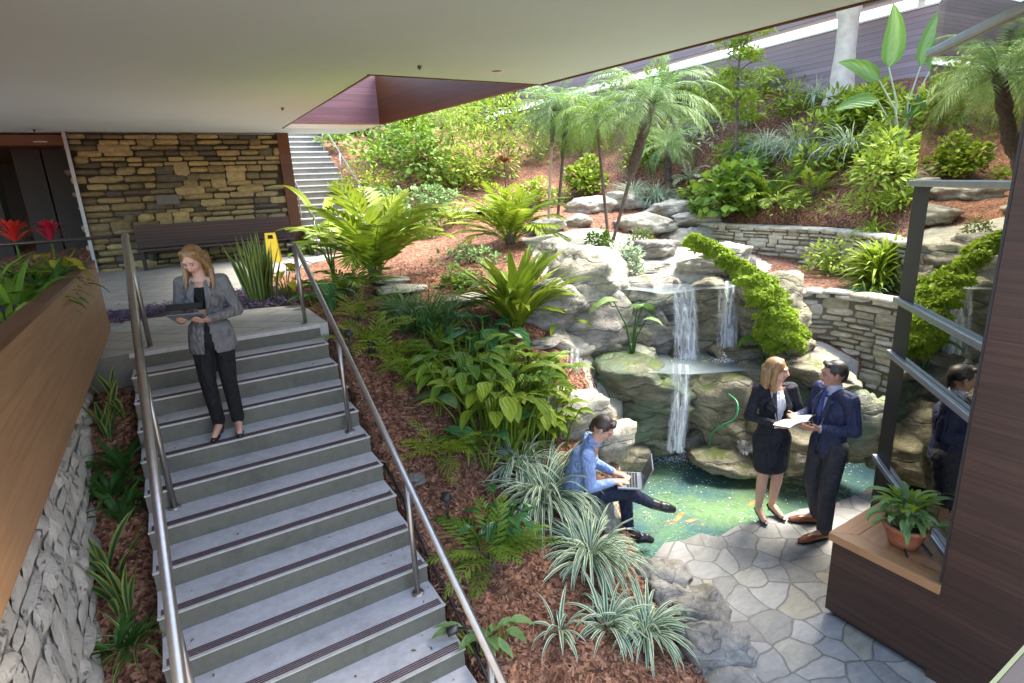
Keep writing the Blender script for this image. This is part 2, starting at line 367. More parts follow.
_A = np.zeros((_n+3, _n+3)); _A[:_n,:_n] = _K+np.eye(_n)*.002; _A[:_n,_n] = 1; _A[:_n,_n+1:] = _P[:, :2]; _A[_n:,:_n] = _A[:_n,_n:].T
_W = np.linalg.solve(_A, np.concatenate([_P[:, 2], [0,0,0]]))
def in_poly(X, Y, poly):
    X = np.asarray(X); Y = np.asarray(Y); r = np.zeros(X.shape, bool); n = len(poly)
    for i in range(n):
        x0, y0 = poly[i]; x1, y1 = poly[(i+1) % n]
        c = ((y0 > Y) != (y1 > Y)); 
        with np.errstate(divide='ignore', invalid='ignore'): t = (x1-x0)*(Y-y0)/(y1-y0)+x0
        r ^= c & (X < t)
    return r
PATIO_EDGE = [tuple(at_z(x, y, ZP)[:2]) for x, y in ((652,558),(664,543),(684,540),(700,533),(718,537),(728,531),(740,524),(752,524),(766,516),(785,515),(800,509),(830,505),(862,492),(885,478))]
POOL = [tuple(at_z(x, y, -3.6)[:2]) for x, y in ((640,578),(620,520),(618,480),(626,452),(640,440),(690,438),(740,436),(790,440),(850,436),(905,430))]+[(7.6,2.0),(5.9,1.9),(5.0,2.4),(4.2,2.9),(3.6,3.0)]
PATIO = PATIO_EDGE+[(6.2,2.2),(6.2,-2.5),(1.0,-2.5),(1.0,.6),(2.55,1.3),(2.75,2.0),(2.95,2.7),(3.2,3.2)]
WALL_LOW = [(7.30,5.20),(7.48,4.88),(7.72,4.58),(7.86,4.27),(7.84,3.85),(7.76,3.39),(7.6,2.7),(7.45,1.9)]
WALL_UP = [(11.5,10.6),(11.05,9.85),(10.4,9.0),(10.15,8.2),(10.05,7.1),(9.97,6.0),(9.75,5.3),(9.2,4.5),(8.57,3.84),(8.2,3.2),(7.9,2.2)]
def hz_raw(X, Y):
    X = np.asarray(X, float); Y = np.asarray(Y, float); sh = X.shape; x = X.ravel(); y = Y.ravel(); out = np.empty(x.size)
    for i in range(0, x.size, 20000):
        a = x[i:i+20000]; b = y[i:i+20000]
        k = np.sqrt((a[:, None]-_P[:, 0])**2+(b[:, None]-_P[:, 1])**2+.02)
        out[i:i+20000] = k @ _W[:_n]+_W[_n]+_W[_n+1]*a+_W[_n+2]*b
    return out.reshape(sh)
def seg_dist(X, Y, line):
    d = np.full(X.shape, 1e9)
    for (x0,y0),(x1,y1) in zip(line[:-1], line[1:]):
        L2 = (x1-x0)**2+(y1-y0)**2; t = np.clip(((X-x0)*(x1-x0)+(Y-y0)*(y1-y0))/L2, 0, 1)
        d = np.minimum(d, np.hypot(X-x0-t*(x1-x0), Y-y0-t*(y1-y0)))
    return d
def height(X, Y):
    X = np.asarray(X, float); Y = np.asarray(Y, float)
    z = hz_raw(X, Y)+.03*np.sin(X*5.1+Y*2.3)*np.sin(Y*4.7-X)+.018*np.sin(X*13+Y*7)*np.cos(Y*11)
    z = np.where((X < XR+.02) & (Y < Y0+.02) & (X > XL-.02), prof(Y)-.45, z)
    z = np.where((X <= XL-.02) & (Y < Y0+.1), prof(Y)-.33+.02*np.sin(X*30+Y*9), z)
    z = np.where((X < 2.95) & (Y >= Y0-.05) & (Y < 15.2) & (X < 1.36+np.clip((Y-11)*.9, 0, 1.6)), ZL-.3, z)
    z = np.where(in_poly(X, Y, PATIO), np.minimum(z, ZP-.10), z)
    z = np.where((Y < 2.0) & (X < XR), np.minimum(z, ZP-.10), z)
    z = np.where(in_poly(X, Y, POOL) & ~in_poly(X, Y, PATIO), -4.25, z)
    z = np.where((X > 2.9) & (X < 4.65) & (Y > 13.7), np.minimum(z, ZL-.4+.6*np.clip(Y-13.9, 0, 30)), z)
    return z
_height0 = height
_PL = WALL_LOW; _PU = WALL_UP
TERR = _PL+[(7.0,1.0),(7.2,.2)]+[(7.6,1.2)]+_PU[::-1]+[(9.2,9.6),(8.6,8.0),(8.2,6.6),(7.9,5.7)]
def height(X, Y):
    z = _height0(X, Y); X = np.asarray(X, float); Y = np.asarray(Y, float)
    behind = in_poly(X-.27, Y, _PU+[(7.9,-4),(30,-4),(30,30),(12,30)])
    z = np.where(behind, np.maximum(z, -1.0), z)
    terr = (in_poly(X-.16*(Y < 5.3), Y, TERR) | in_poly(X-.28, Y, TERR)) & ~behind
    z = np.where(terr, np.clip(z, -1.9, np.interp(Y, [5.5, 7.5], [-1.66, -1.46])), z)
    front = (seg_dist(X, Y, _PL) < .8) & ~terr & ~behind & (X > 6.6) & (Y < 5.3)
    lim = np.interp(Y, [2.0, 3.4, 4.3, 5.2], [-3.1, -2.66, -2.36, -2.2])-.0
    z = np.where(front, np.minimum(z, lim), z)
    return z
def ground(x, y): return float(height(np.array([x]), np.array([y]))[0])
def place(px, py, far=40.0):
    d = ray(px, py); ts = np.concatenate([np.linspace(1.5, 14, 700), np.linspace(14, far, 500)])
    h = np.hypot(d[0], d[1]); d = d/h
    P = ts[:, None]*d[None]; g = height(P[:, 0], P[:, 1]); i = np.where(P[:, 2] <= g)[0]
    if len(i) == 0: return Vector(at_dist(px, py, 14))
    i = i[0]; return Vector((P[i, 0], P[i, 1], float(g[i])))

# ground sheet: fine near the garden, one coarse skirt out to the horizon
def make_ground():
    xs = np.concatenate([[-300,-100,-30,-12,-6], np.arange(-3, 15, .075), np.arange(15, 24.1, .5), [40,120,300]])
    ys = np.concatenate([[-300,-100,-30,-12,-6], np.arange(-2, 15, .075), np.arange(15, 30.1, .5), [50,120,300]])
    X, Y = np.meshgrid(xs, ys); Z = height(np.clip(X, -6, 22), np.clip(Y, -5, 26))
    Z = np.where((X < -3) | (Y < -2), np.minimum(Z, ZP-.1), Z)
    nx, ny = len(xs), len(ys)
    v = np.stack([X.ravel(), Y.ravel(), Z.ravel()], 1)
    ii = (np.arange(ny-1)[:, None]*nx+np.arange(nx-1)[None]).ravel()
    f = np.stack([ii, ii+1, ii+1+nx, ii+nx], 1)
    me = bpy.data.meshes.new('garden_ground'); me.from_pydata(v.tolist(), [], f.tolist())
    # rock mask: stream bed, cliff, cement slopes
    ROCK = [(4.1,4.6),(4.3,6.0),(4.9,7.4),(5.9,9.4),(7.6,9.6),(9.6,8.9),(9.9,7.2),(9.3,6.3),(8.6,5.9),(7.9,5.55),(7.35,5.2),(7.6,4.7),(7.8,4.2),(7.6,3.2),(7.3,1.5),(5,1.5),(3.4,3.2)]
    mk = in_poly(X, Y, ROCK).astype(np.float32)
    mk = np.maximum(mk, (in_poly(X, Y, POOL)).astype(np.float32))
    at = me.color_attributes.new('var', 'FLOAT_COLOR', 'POINT'); a = np.zeros((nx*ny, 4), np.float32); a[:, 0] = mk.ravel(); a[:, 3] = 1
    at.data.foreach_set('color', a.ravel()); me.polygons.foreach_set('use_smooth', [True]*len(me.polygons))
    me.materials.append(M['mulch']); o = bpy.data.objects.new('garden_ground', me); COL.objects.link(o); o['kind'] = 'structure'
make_ground()

# wood chips lying loose on the mulch
def make_chips():
    mb = MB(); r = random.Random(3)
    N = 26000; xs = np.array([r.uniform(1.3, 5.2) for _ in range(N)]); ys = np.array([r.uniform(1.6, 9.5) for _ in range(N)])
    keep = ~in_poly(xs, ys, PATIO) & ~in_poly(xs, ys, POOL) & (xs < 4.4+.0*ys)
    xs = xs[keep]; ys = ys[keep]; zs = height(xs, ys)
    for x, y, z in zip(xs, ys, zs):
        L = r.uniform(.012, .045); w = r.uniform(.004, .010); a = r.uniform(0, pi); e = r.uniform(-.35, .5)
        d = Vector((cos(a)*cos(e), sin(a)*cos(e), sin(e)))*L; s = Vector((-sin(a), cos(a), r.uniform(-.4,.4)))*w
        p = Vector((x, y, z+.008)); c = (r.random(), .5, .5)
        mb.add([p-d-s, p+d-s*.6, p+d+s*.5, p-d+s], [(0,1,2,3)], c)
    m = leaf_mat('bark_chips', (.07,.03,.018), (.36,.19,.12), rough=.9, trans=0)
    o = obj('mulch_chips', mb, m); tag(o, 'loose reddish bark chips scattered over the planting slope', 'mulch', kind='stuff')
make_chips()

# patio
mb = MB(); mb.prism(PATIO, ZP-.09, ZP); struct('patio', mb, M['flag'])
mb = MB(); mb.box((XL-3, -3, ZP-.09), (1.0, 2.4, ZP-.004)); struct('lower_path', mb, M['concrete'])
# landing of pavers with a planted bed cut into it
mb = MB()
BED = [(-.92,7.95),(.1,7.95),(1.40,7.55),(1.40,9.3),(.95,9.6),(.3,9.35),(-.2,8.95),(-.92,9.6)]
mb.box((XL, Y0-TR*.1, ZL-.22), (XR+.06, Y0+.0, ZL-.002)); mb.v = [(x, y, z) for x, y, z in mb.v]
mb2 = MB()
mb2.box((-6, Y0+.001, ZL-.25), (1.36, 7.55, ZL)); mb2.box((-6, 9.6, ZL-.25), (1.36, 15.0, ZL)); mb2.box((-6, 7.55, ZL-.25), (-.92, 9.6, ZL))
mb2.prism([(1.36,11.2),(2.6,12.5),(3.3,13.0),(4.65,13.88),(2.9,13.88),(2.9,15.0),(1.36,15.0)], ZL-.25, ZL)
mb2.prism([(-.92,7.55),(1.36,7.55),(.1,8.05),(-.92,8.15)], ZL-.25, ZL); mb2.prism([(-.92,9.6),(-.92,9.35),(-.2,9.0),(.3,9.2),(.75,9.6)], ZL-.25, ZL)
struct('landing', mb2, M['landing'])
mb = MB(); mb.box((-.92, 7.55, ZL-.25), (1.36, 9.6, ZL-.03)); struct('bed_soil', mb, M['soil'])

# pool: bed and water
def water_mat(name, tint, deep, bsc=9, bst=.25, opacity=.35):
    m, n, l, bs = newmat(name)
    v = coords(n, l, (1,1,1), 'World')
    bs.inputs['Roughness'].default_value = .06; bs.inputs['IOR'].default_value = 1.33
    f = noisy(n, l, v, 1.2, 3); r = ramp(n, [(.35, deep), (.65, tint)]); l.new(f, r.inputs[0]); l.new(r.outputs[0], bs.inputs['Base Color'])
    h = mth(n, l, 'ADD', noisy(n, l, v, bsc, 3, .5, 1.2), mth(n, l, 'MULTIPLY', noisy(n, l, v, bsc*3.1, 2), .4)); b = bump(n, l, h, bs, bst, .05)
    t = n.new('ShaderNodeBsdfTransparent'); t.inputs[0].default_value = (.80,.91,.76,1)
    mx = n.new('ShaderNodeMixShader'); fr = n.new('ShaderNodeFresnel'); fr.inputs[0].default_value = 1.33; l.new(b.outputs[0], fr.inputs['Normal'])
    l.new(mth(n, l, 'ADD', mth(n, l, 'MULTIPLY', fr.outputs[0], 1.0), opacity, True), mx.inputs[0])
    l.new(t.outputs[0], mx.inputs[1]); l.new(bs.outputs[0], mx.inputs[2]); l.new(mx.outputs[0], n['Material Output'].inputs[0])
    return m
def bed_mat():
    m, n, l, bs = newmat('pool_bed')
    v = coords(n, l, (1,1,1), 'World'); f = noisy(n, l, v, 1.5, 6, .65); f2 = noisy(n, l, v, 12, 5, .7)
    r = ramp(n, [(.3, (.08,.20,.17)), (.5, (.18,.36,.22)), (.7, (.40,.48,.18))]); l.new(f, r.inputs[0])
    r2 = ramp(n, [(.3, (.6,.6,.6)), (.7, (1.3,1.3,1.3))]); l.new(f2, r2.inputs[0])
    l.new(mixc(n, l, 1.0, r.outputs[0], r2.outputs[0], 'MULTIPLY'), bs.inputs['Base Color']); return m
mb = MB(); mb.add([(3,1.6,-4.0),(8,1.6,-4.0),(8,6.2,-4.0),(3,6.2,-4.0)], [(0,1,2,3)]); struct('pool_bed', mb, bed_mat())
def sheet(poly, z, name, mat): mb = MB(); mb.add([(p[0],p[1],z) for p in poly], [tuple(range(len(poly)))]); return struct(name, mb, mat)
def grow(poly, s):
    c = Vector((sum(p[0] for p in poly)/len(poly), sum(p[1] for p in poly)/len(poly))); return [tuple(c+(Vector(p)-c)*s) for p in poly]
M['water'] = water_mat('pool_water', (.12,.20,.10), (.05,.11,.13), 8, .5, .12)
M['water_top'] = water_mat('stream_water', (.20,.23,.24), (.12,.15,.16), 7, .15, .2)
sheet(grow(POOL, 1.06), -3.605, 'pool_water', M['water'])

# ------------------------------------------------------------------ main stair
stair = empty('garden_stairs', (XL, Y0, ZP)); tag(stair, 'broad grey concrete stair with dark grip strips climbing from patio to landing', 'stairs')
def at_parent(mb, o):  # shift coordinates so that the mesh is local to an unrotated parent
    mb.v = [(x-o.location.x, y-o.location.y, z-o.location.z) for x, y, z in mb.v]; return mb
steps = []
for k in range(0, 14):
    z = ZL-RI*k; y = Y0-TR*k
    if k == 0:
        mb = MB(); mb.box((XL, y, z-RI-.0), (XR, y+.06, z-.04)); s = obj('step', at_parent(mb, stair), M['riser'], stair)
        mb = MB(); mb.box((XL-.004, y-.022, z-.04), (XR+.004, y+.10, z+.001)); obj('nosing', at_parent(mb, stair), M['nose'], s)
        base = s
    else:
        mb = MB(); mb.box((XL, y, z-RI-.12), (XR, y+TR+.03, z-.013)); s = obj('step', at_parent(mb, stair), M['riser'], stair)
        mb = MB(); mb.box((XL, y-.018, z-.013), (XR, y+TR-.001, z)); obj('tread', at_parent(mb, stair), M['concrete'], s)
        mb = MB(); mb.box((XL-.003, y-.022, z-.010), (XR+.003, y-.002, z+.002)); obj('nosing', at_parent(mb, stair), M['nose'], s)
        mb = MB()
        for q in range(4): mb.box((XL+.02, y+.004+q*.017, z), (XR-.02, y+.014+q*.017, z+.0035))
        obj('grip_strip', at_parent(mb, stair), M['strip'], s)
mb = MB(); mb.box((XL-.03, Y0-.03, ZL-.3), (XL-.001, Y0+.05, ZL-.003)); 

# upper stair
us = empty('upper_stairs', (2.95, 13.9, ZL)); tag(us, 'far flight of pale grey steps rising beside the stone wall', 'stairs')
for k in range(22):
    z = ZL+.165*(k+1); y = 13.9+.275*k
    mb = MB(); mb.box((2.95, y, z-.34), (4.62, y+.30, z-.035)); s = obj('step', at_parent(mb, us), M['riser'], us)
    mb = MB(); mb.box((2.95, y-.02, z-.035), (4.62, y+.274, z)); obj('tread', at_parent(mb, us), M['concrete'], s)

# ------------------------------------------------------------------ handrails
def handrail(name, label, X, h, y_top, y_bot, slope, posts, r, mat, ext=None, y_knee=Y0, r_post=.021, up=False):
    root = empty(name, (X, y_knee, ZL)); tag(root, label, 'handrail')
    f = (lambda Y: ZL-slope*max(0, y_knee-Y)) if not up else (lambda Y: ZL+slope*max(0, Y-y_knee))
    pts = []
    if ext: pts += ext
    ys = [y_top, y_knee+.02, y_bot] if not up else [y_bot, y_knee-.02, y_top]
    pts += [(X, Y, f(Y)+h) for Y in ys]
    mb = MB(); mb.tube(pts, r, 12); obj('rail', at_parent(mb, root), mat, root, True)
    for Y in posts:
        if up: zz = ZL+.165*(max(0, math.floor((Y-y_knee)/.275)+1) if Y > y_knee else 0)
        else: zz = ZL if Y > Y0 else ZL-RI*math.ceil((Y0-Y)/TR)
        mb = MB(); mb.tube([(X, Y, zz-.02), (X, Y, f(Y)+h-.005)], r_post, 10); p = obj('post', at_parent(mb, root), mat, root, True)
        mb = MB(); mb.lathe([(0,.012),(.045,.010),(.048,0)], 14, (X, Y, zz)); obj('foot_plate', at_parent(mb, root), mat, p, True)
    return root
handrail('stair_handrail', 'right-hand tubular steel handrail running down beside the mulch slope', 1.15, .86, 6.42, 1.9, .532, (6.36, 4.97, 3.5, 2.35), .024, M['metal'], [(1.09, 6.42, ZL+.86)])
handrail('stair_handrail', 'left-hand thick steel handrail between planted strip and stair', -.31, 1.07, 6.42, 2.0, .532, (6.40, 4.75, 3.05), .031, M['metal'], None, r_post=.023)
mbg = MB()
gr = empty('guard_rail', (-1.2, 6.42, ZL)); tag(gr, 'slim horizontal guard rail behind the wooden planter with red flowers', 'railing')
mb = MB(); mb.tube([(-.31, 6.43, ZL+1.07), (-3.0, 6.43, ZL+1.07)], .016, 10); obj('rail', at_parent(mb, gr), M['metal_dark'], gr, True)
mb = MB(); mb.tube([(-2.6, 6.43, ZL), (-2.6, 6.43, ZL+1.07)], .018, 10); obj('post', at_parent(mb, gr), M['metal_dark'], gr, True)
# short second post behind the top of the right rail
handrail('upper_handrail', 'left steel handrail of the far upper steps next to brown post', 3.0, .9, 19.5, 13.7, .6, (13.75, 15.1, 16.6, 18.2), .02, M['metal'], y_knee=13.9, up=True, r_post=.016)
handrail('upper_handrail', 'right steel handrail of the far upper steps by the mulch bank', 4.55, .9, 19.5, 13.7, .6, (13.75, 15.1, 16.6, 18.2), .02, M['metal'], y_knee=13.9, up=True, r_post=.016)

# ------------------------------------------------------------------ soffit with its opening
def edge_x(Y): return 5.3+(7.7-Y)*.125 if Y > 3 else 5.3+(7.7-3)*.125+(3-Y)*.10
roof = empty('roof_canopy', (2, 6, ZC)); tag(roof, 'broad pale plaster canopy ceiling with a cut-out overhead', 'ceiling')
mb = MB(); TH = .9
mb.prism([(-6,1.6),(edge_x(1.6),1.6),(edge_x(3),3),(edge_x(7.7),7.7),(-6,7.7)], ZC, ZC+TH)
mb.box((-6, 7.702, ZC), (2.62, 13.9, ZC+TH)); mb.prism([(-6,13.902),(edge_x(13.9),13.902),(edge_x(15.05),15.05),(-6,15.05)], ZC, ZC+.25); mb.box((-9.5, 15.052, ZC), (2.9, 21.5, ZC+.25))
obj('soffit', at_parent(mb, roof), M['soffit'], roof)
mb = MB(); e = .03   # thin dark drip edge along the outer rim
for a, b in ((1.6,3),(3,7.7)):
    xa, xb = edge_x(a), edge_x(b); mb.prism([(xa+.002,a),(xa+.035,a),(xb+.035,b),(xb+.002,b)], ZC-.02, ZC+TH+.02)
mb.box((2.6, 7.703, ZC-.012), (edge_x(7.7)-.12, 7.73, ZC+TH)); mb.box((2.622, 7.73, ZC-.012), (2.65, 13.9, ZC+TH))
obj('edge_trim', at_parent(mb, roof), M['wood_brown'], roof)
mb = MB(); xa, xb = edge_x(7.7), edge_x(12.95); mb.prism([(xa-.10,7.735),(xa,7.735),(xb,12.98),(xb-.10,12.98)], ZC-.004, ZC+1.0)
obj('beam', at_parent(mb, roof), M['wood_brown'], roof)
mb = MB(); mb.box((2.652, 13.0, ZC+.02), (edge_x(13)-.0, 13.09, ZC+1.05)); obj('fascia_board', at_parent(mb, roof), M['wood_purple'], roof)
mb = MB(); mb.prism([(2.652,13.093),(edge_x(13.1),13.093),(edge_x(13.9),13.9),(2.652,13.9)], ZC, ZC+.2); obj('soffit_strip', at_parent(mb, roof), M['white'], roof)
def downlight(p, r, label, lit=False):
    root = empty('ceiling_light', p); tag(root, label, 'ceiling light')
    mb = MB(); mb.lathe([(r*.72,.0),(r*.75,-.006),(r,-.005),(r,.0)], 24); obj('trim_ring', mb, M['white'], root, True)
    mb = MB(); mb.lathe([(0,-.002),(r*.72,-.001)], 24); obj('lens', mb, M['metal_dark'], root, True)
downlight(at_z(496,71,ZC), .10, 'round recessed light near the right tip of the ceiling')
for q, lab in (((419,66), 'tiny sprinkler head above the brown cut-out beam'), ((282,108), 'tiny sprinkler head beside the left corner of the cut-out'), ((34,130), 'tiny sprinkler head at the far left of the ceiling')):
    mb = MB(); mb.lathe([(0,-.05),(.008,-.05),(.008,-.03),(.03,-.028),(.03,-.022),(.012,-.02),(.025,-.004),(.03,0)], 12)
    o = obj('sprinkler_head', mb, M['metal_dark'], None, True, at_z(q[0], q[1], ZC)); tag(o, lab, 'sprinkler')

# ------------------------------------------------------------------ stone walls built of individual irregular stones
def wall_mat(name, cols, dark):
    m, n, l, bs = newmat(name)
    a = n.new('ShaderNodeAttribute'); a.attribute_name = 'var'; sp = n.new('ShaderNodeSeparateColor'); l.new(a.outputs['Color'], sp.inputs[0])
    r = ramp(n, [(i/(len(cols)-1), c) for i, c in enumerate(cols)]); l.new(sp.outputs[0], r.inputs[0])
    v = coords(n, l, (1,1,2), 'World'); f = noisy(n, l, v, 9, 8, .72); r2 = ramp(n, [(.3, (.55,.55,.55)), (.68, (1.2,1.2,1.2))]); l.new(f, r2.inputs[0])
    col = mixc(n, l, 1.0, r.outputs[0], r2.outputs[0], 'MULTIPLY'); col = mixc(n, l, sp.outputs[1], col, dark)
    l.new(col, bs.inputs['Base Color']); bs.inputs['Roughness'].default_value = .85; bump(n, l, f, bs, .5, .03); return m
def stone_wall(mb, path, zb, zt, rng, course=(.05,.12), length=(.12,.4), depth=.05, back=.25, cap=True):
    """path: list of (x,y); the face looks to the left of the path direction reversed; zb/zt functions of arc length"""
    P = [Vector((p[0], p[1], 0)) for p in path]; S = [0]
    for a, b in zip(P[:-1], P[1:]): S.append(S[-1]+(b-a).length)
    def at(s):
        s = max(0, min(S[-1]-1e-6, s))
        for i in range(len(P)-1):
            if s <= S[i+1]: t = (s-S[i])/(S[i+1]-S[i]); d = (P[i+1]-P[i]).normalized(); return P[i].lerp(P[i+1], t), d
    zmin = min(zb(s) for s in S); zmax = max(zt(s) for s in S); z = zmin-.05
    # mortar core
    n = 40
    for i in range(n):
        s0, s1 = S[-1]*i/n, S[-1]*(i+1)/n; a, d = at(s0); b, d2 = at(s1); nn = Vector((d.y,-d.x,0)); n2 = Vector((d2.y,-d2.x,0))
        q = [a-nn*.02, b-n2*.02, b-n2*back, a-nn*back]
        mb.add([(*p.xy, zb(s0)-.2) for p in q]+[(*q[0].xy, zt(s0)-.03), (*q[1].xy, zt(s1)-.03), (*q[2].xy, zt(s1)-.03), (*q[3].xy, zt(s0)-.03)],
               [(4,5,6,7),(0,1,5,4),(2,3,7,6)], (.2,.85,0))
    while z < zmax:
        h = rng.uniform(*course); s = -rng.uniform(0, .2)
        while s < S[-1]:
            L = rng.uniform(*length)*(1.3 if h > .09 else 1); sm = s+L/2; hh = h*rng.uniform(.75, 1.05)
            if rng.random() < .12: hh = h*1.7
            if 0 <= sm <= S[-1] and z+h*.5 > zb(sm) and z+hh*.7 < zt(sm):
                c, d = at(sm); nn = Vector((d.y,-d.x,0)); o = rng.uniform(-.02,.02)+depth*rng.uniform(.3,1)
                zc = z+h/2+rng.uniform(-.01,.01); var = (rng.random(), 0, rng.random())
                hl = L/2-rng.uniform(.004,.014); hv = hh/2-rng.uniform(.002,.008)
                g = 3; vs = []; ph = rng.uniform(0, 9)
                for j in range(g+1):
                    for i in range(g+2):
                        u = i/(g+1)*2-1; w = j/g*2-1; edge = max(abs(u), abs(w))
                        rr = 1-.10*(abs(u)*abs(w))**2
                        dep = o*(1 if edge < .9 else -.3)+.012*noise.noise(Vector((sm*9+u*2, zc*9+w*2, ph)))
                        jit = .10*noise.noise(Vector((u*2.1+ph, w*2.1, sm)))
                        vs.append(c+d*(u*hl*rr*(1+jit))+nn*dep+Vector((0,0,zc+w*hv*rr*(1+jit))))
                fs = []
                for j in range(g):
                    for i in range(g+1): a = j*(g+2)+i; fs.append((a, a+1, a+g+3, a+g+2))
                mb.add(vs, fs, var)
            s += L
        z += h
    if cap:
        s = 0
        while s < S[-1]:
            L = rng.uniform(.2,.5); sm = min(S[-1], s+L/2); c, d = at(sm); nn = Vector((d.y,-d.x,0)); zc = zt(sm)-.012; hl = L/2-.006
            a0 = depth+rng.uniform(-.01,.03); b0 = -back; h = rng.uniform(.03,.05)
            vs = [c+d*(-hl)+nn*a0, c+d*hl+nn*(a0+rng.uniform(-.02,.02)), c+d*hl+nn*b0, c-d*hl+nn*b0]
            mb.add([v+Vector((0,0,zc-h)) for v in vs]+[v+Vector((0,0,zc+rng.uniform(-.006,.006))) for v in vs], [(4,5,6,7),(0,1,5,4),(1,2,6,5),(3,0,4,7)], (rng.uniform(.5,1),0,0))
            s += L
M['rwall'] = wall_mat('pale_drystone', [(.34,.31,.23),(.50,.47,.37),(.60,.57,.47),(.52,.47,.34)], (.13,.115,.085))
M['lwall'] = wall_mat('tan_ledgestone', [(.09,.085,.075),(.20,.165,.085),(.34,.28,.13),(.44,.36,.17),(.27,.23,.14)], (.03,.025,.015))
def rubble_mat():
    m, n, l, bs = newmat('whitish_rubble')
    v = coords(n, l, (1,1,.55), 'World'); f = noisy(n, l, v, 5, 9, .74, .8); r = ramp(n, [(.28, (.36,.31,.25)), (.42, (.62,.55,.45)), (.6, (.74,.66,.54)), (.75, (.52,.45,.44))]); l.new(f, r.inputs[0])
    f2 = noisy(n, l, v, 8, 8, .78, 1.4); mr = n.new('ShaderNodeMapRange'); mr.inputs[1].default_value = .435; mr.inputs[2].default_value = .37; l.new(f2, mr.inputs[0])
    f3 = noisy(n, l, v, 3.0, 5, .7, 1.5); mr2 = n.new('ShaderNodeMapRange'); mr2.inputs[1].default_value = .012; mr2.inputs[2].default_value = .0; l.new(mth(n, l, 'ABSOLUTE', mth(n, l, 'SUBTRACT', f3, .5)), mr2.inputs[0])
    k = mth(n, l, 'MAXIMUM', mr.outputs[0], mth(n, l, 'MULTIPLY', mr2.outputs[0], .8))
    k = mth(n, l, 'MULTIPLY', mr.outputs[0], .85); a = n.new('ShaderNodeAttribute'); a.attribute_name = 'var'; sp = n.new('ShaderNodeSeparateColor'); l.new(a.outputs['Color'], sp.inputs[0]); k = mth(n, l, 'MAXIMUM', k, mth(n, l, 'MULTIPLY', sp.outputs[1], .25))
    l.new(mixc(n, l, k, r.outputs[0], (.13,.11,.085)), bs.inputs['Base Color']); bs.inputs['Roughness'].default_value = .9
    bump(n, l, mth(n, l, 'SUBTRACT', f, mth(n, l, 'MULTIPLY', k, .7)), bs, .9, .09); return m
M['rubble'] = rubble_mat()
def spath(pts, k=6):
    out = []
    for i in range(len(pts)-1):
        p0 = pts[max(0,i-1)]; p1 = pts[i]; p2 = pts[i+1]; p3 = pts[min(len(pts)-1,i+2)]
        for j in range(k):
            t = j/k; out.append(tuple(.5*((2*p1[a])+(-p0[a]+p2[a])*t+(2*p0[a]-5*p1[a]+4*p2[a]-p3[a])*t*t+(-p0[a]+3*p1[a]-3*p2[a]+p3[a])*t**3) for a in (0,1)))
    out.append(pts[-1]); return out
def path_len_fn(path, vals):
    S = [0]
    for a, b in zip(path[:-1], path[1:]): S.append(S[-1]+math.dist(a, b))
    return lambda s: float(np.interp(s, S, vals))
rg = random.Random(11)
pl = spath(WALL_LOW); mb = MB(); nl = len(pl)
stone_wall(mb, pl, path_len_fn(pl, np.interp(range(nl), [0,6,18,30,nl], [-2.2,-2.35,-2.6,-3.0,-3.1])), lambda s: -1.60, rg, (.06,.12), (.14,.42))
o = obj('retaining_wall', mb, M['rwall'], None, True); tag(o, 'lower curved drystone wall behind the couple and the concrete slope', 'stone wall')
pu = spath(WALL_UP); mb = MB(); nu = len(pu)
stone_wall(mb, pu, path_len_fn(pu, np.interp(range(nu), [0,18,30,42,nu], [-1.5,-1.5,-1.85,-1.85,-1.8])), lambda s: -.95, rg, (.06,.11), (.14,.4))
o = obj('retaining_wall', mb, M['rwall'], None, True); tag(o, 'upper long drystone wall holding the mulch bank below the banana plant', 'stone wall')

# tan stone building wall at the back of the landing
mb = MB(); stone_wall(mb, [(-1.33,14.94),(2.66,14.94)], lambda s: ZL-.02, lambda s: ZC-.005, rg, (.09,.19), (.16,.5), .07, .3, False)
bw = empty('building_wall', (.6, 15.0, ZL)); tag(bw, 'tan and grey stacked stone wall under the ceiling behind the woman with tablet', 'stone wall')
obj('stonework', at_parent(mb, bw), M['lwall'], bw, True)
mb = MB(); mb.box((2.665, 14.86, ZL), (2.92, 15.2, ZC-.002)); obj('corner_post', at_parent(mb, bw), M['wood_brown'], bw)
mb = MB(); mb.box((-1.40, 14.84, ZL), (-1.335, 15.2, ZC-.002)); obj('corner_trim', at_parent(mb, bw), M['alu'], bw)
mb = MB(); mb.box((-.02, 14.79, -.02), (.42, 14.86, .20)); obj('wall_plaque', at_parent(mb, bw), M['metal_dark'], bw, bevel=.01)

# bench along that wall
bn = empty('slatted_bench', (1.1, 14.5, ZL)); tag(bn, 'long dark slatted bench against the stone wall of the landing', 'bench')
mb = MB(); mb.box((-.55, 14.66, -1.02), (2.62, 14.72, -.42)); obj('backrest', at_parent(mb, bn), M['wood_bench'], bn)
mb = MB(); 
for q in range(5): mb.box((-.55, 14.16+q*.1, -.94), (2.62, 14.24+q*.1, -.90))
obj('seat', at_parent(mb, bn), M['wood_bench'], bn)
for X in (-.5, .5, 1.5, 2.5):
    mb = MB(); mb.box((X, 14.2, ZL), (X+.06, 14.65, -.941)); obj('leg', at_parent(mb, bn), M['black'], bn)

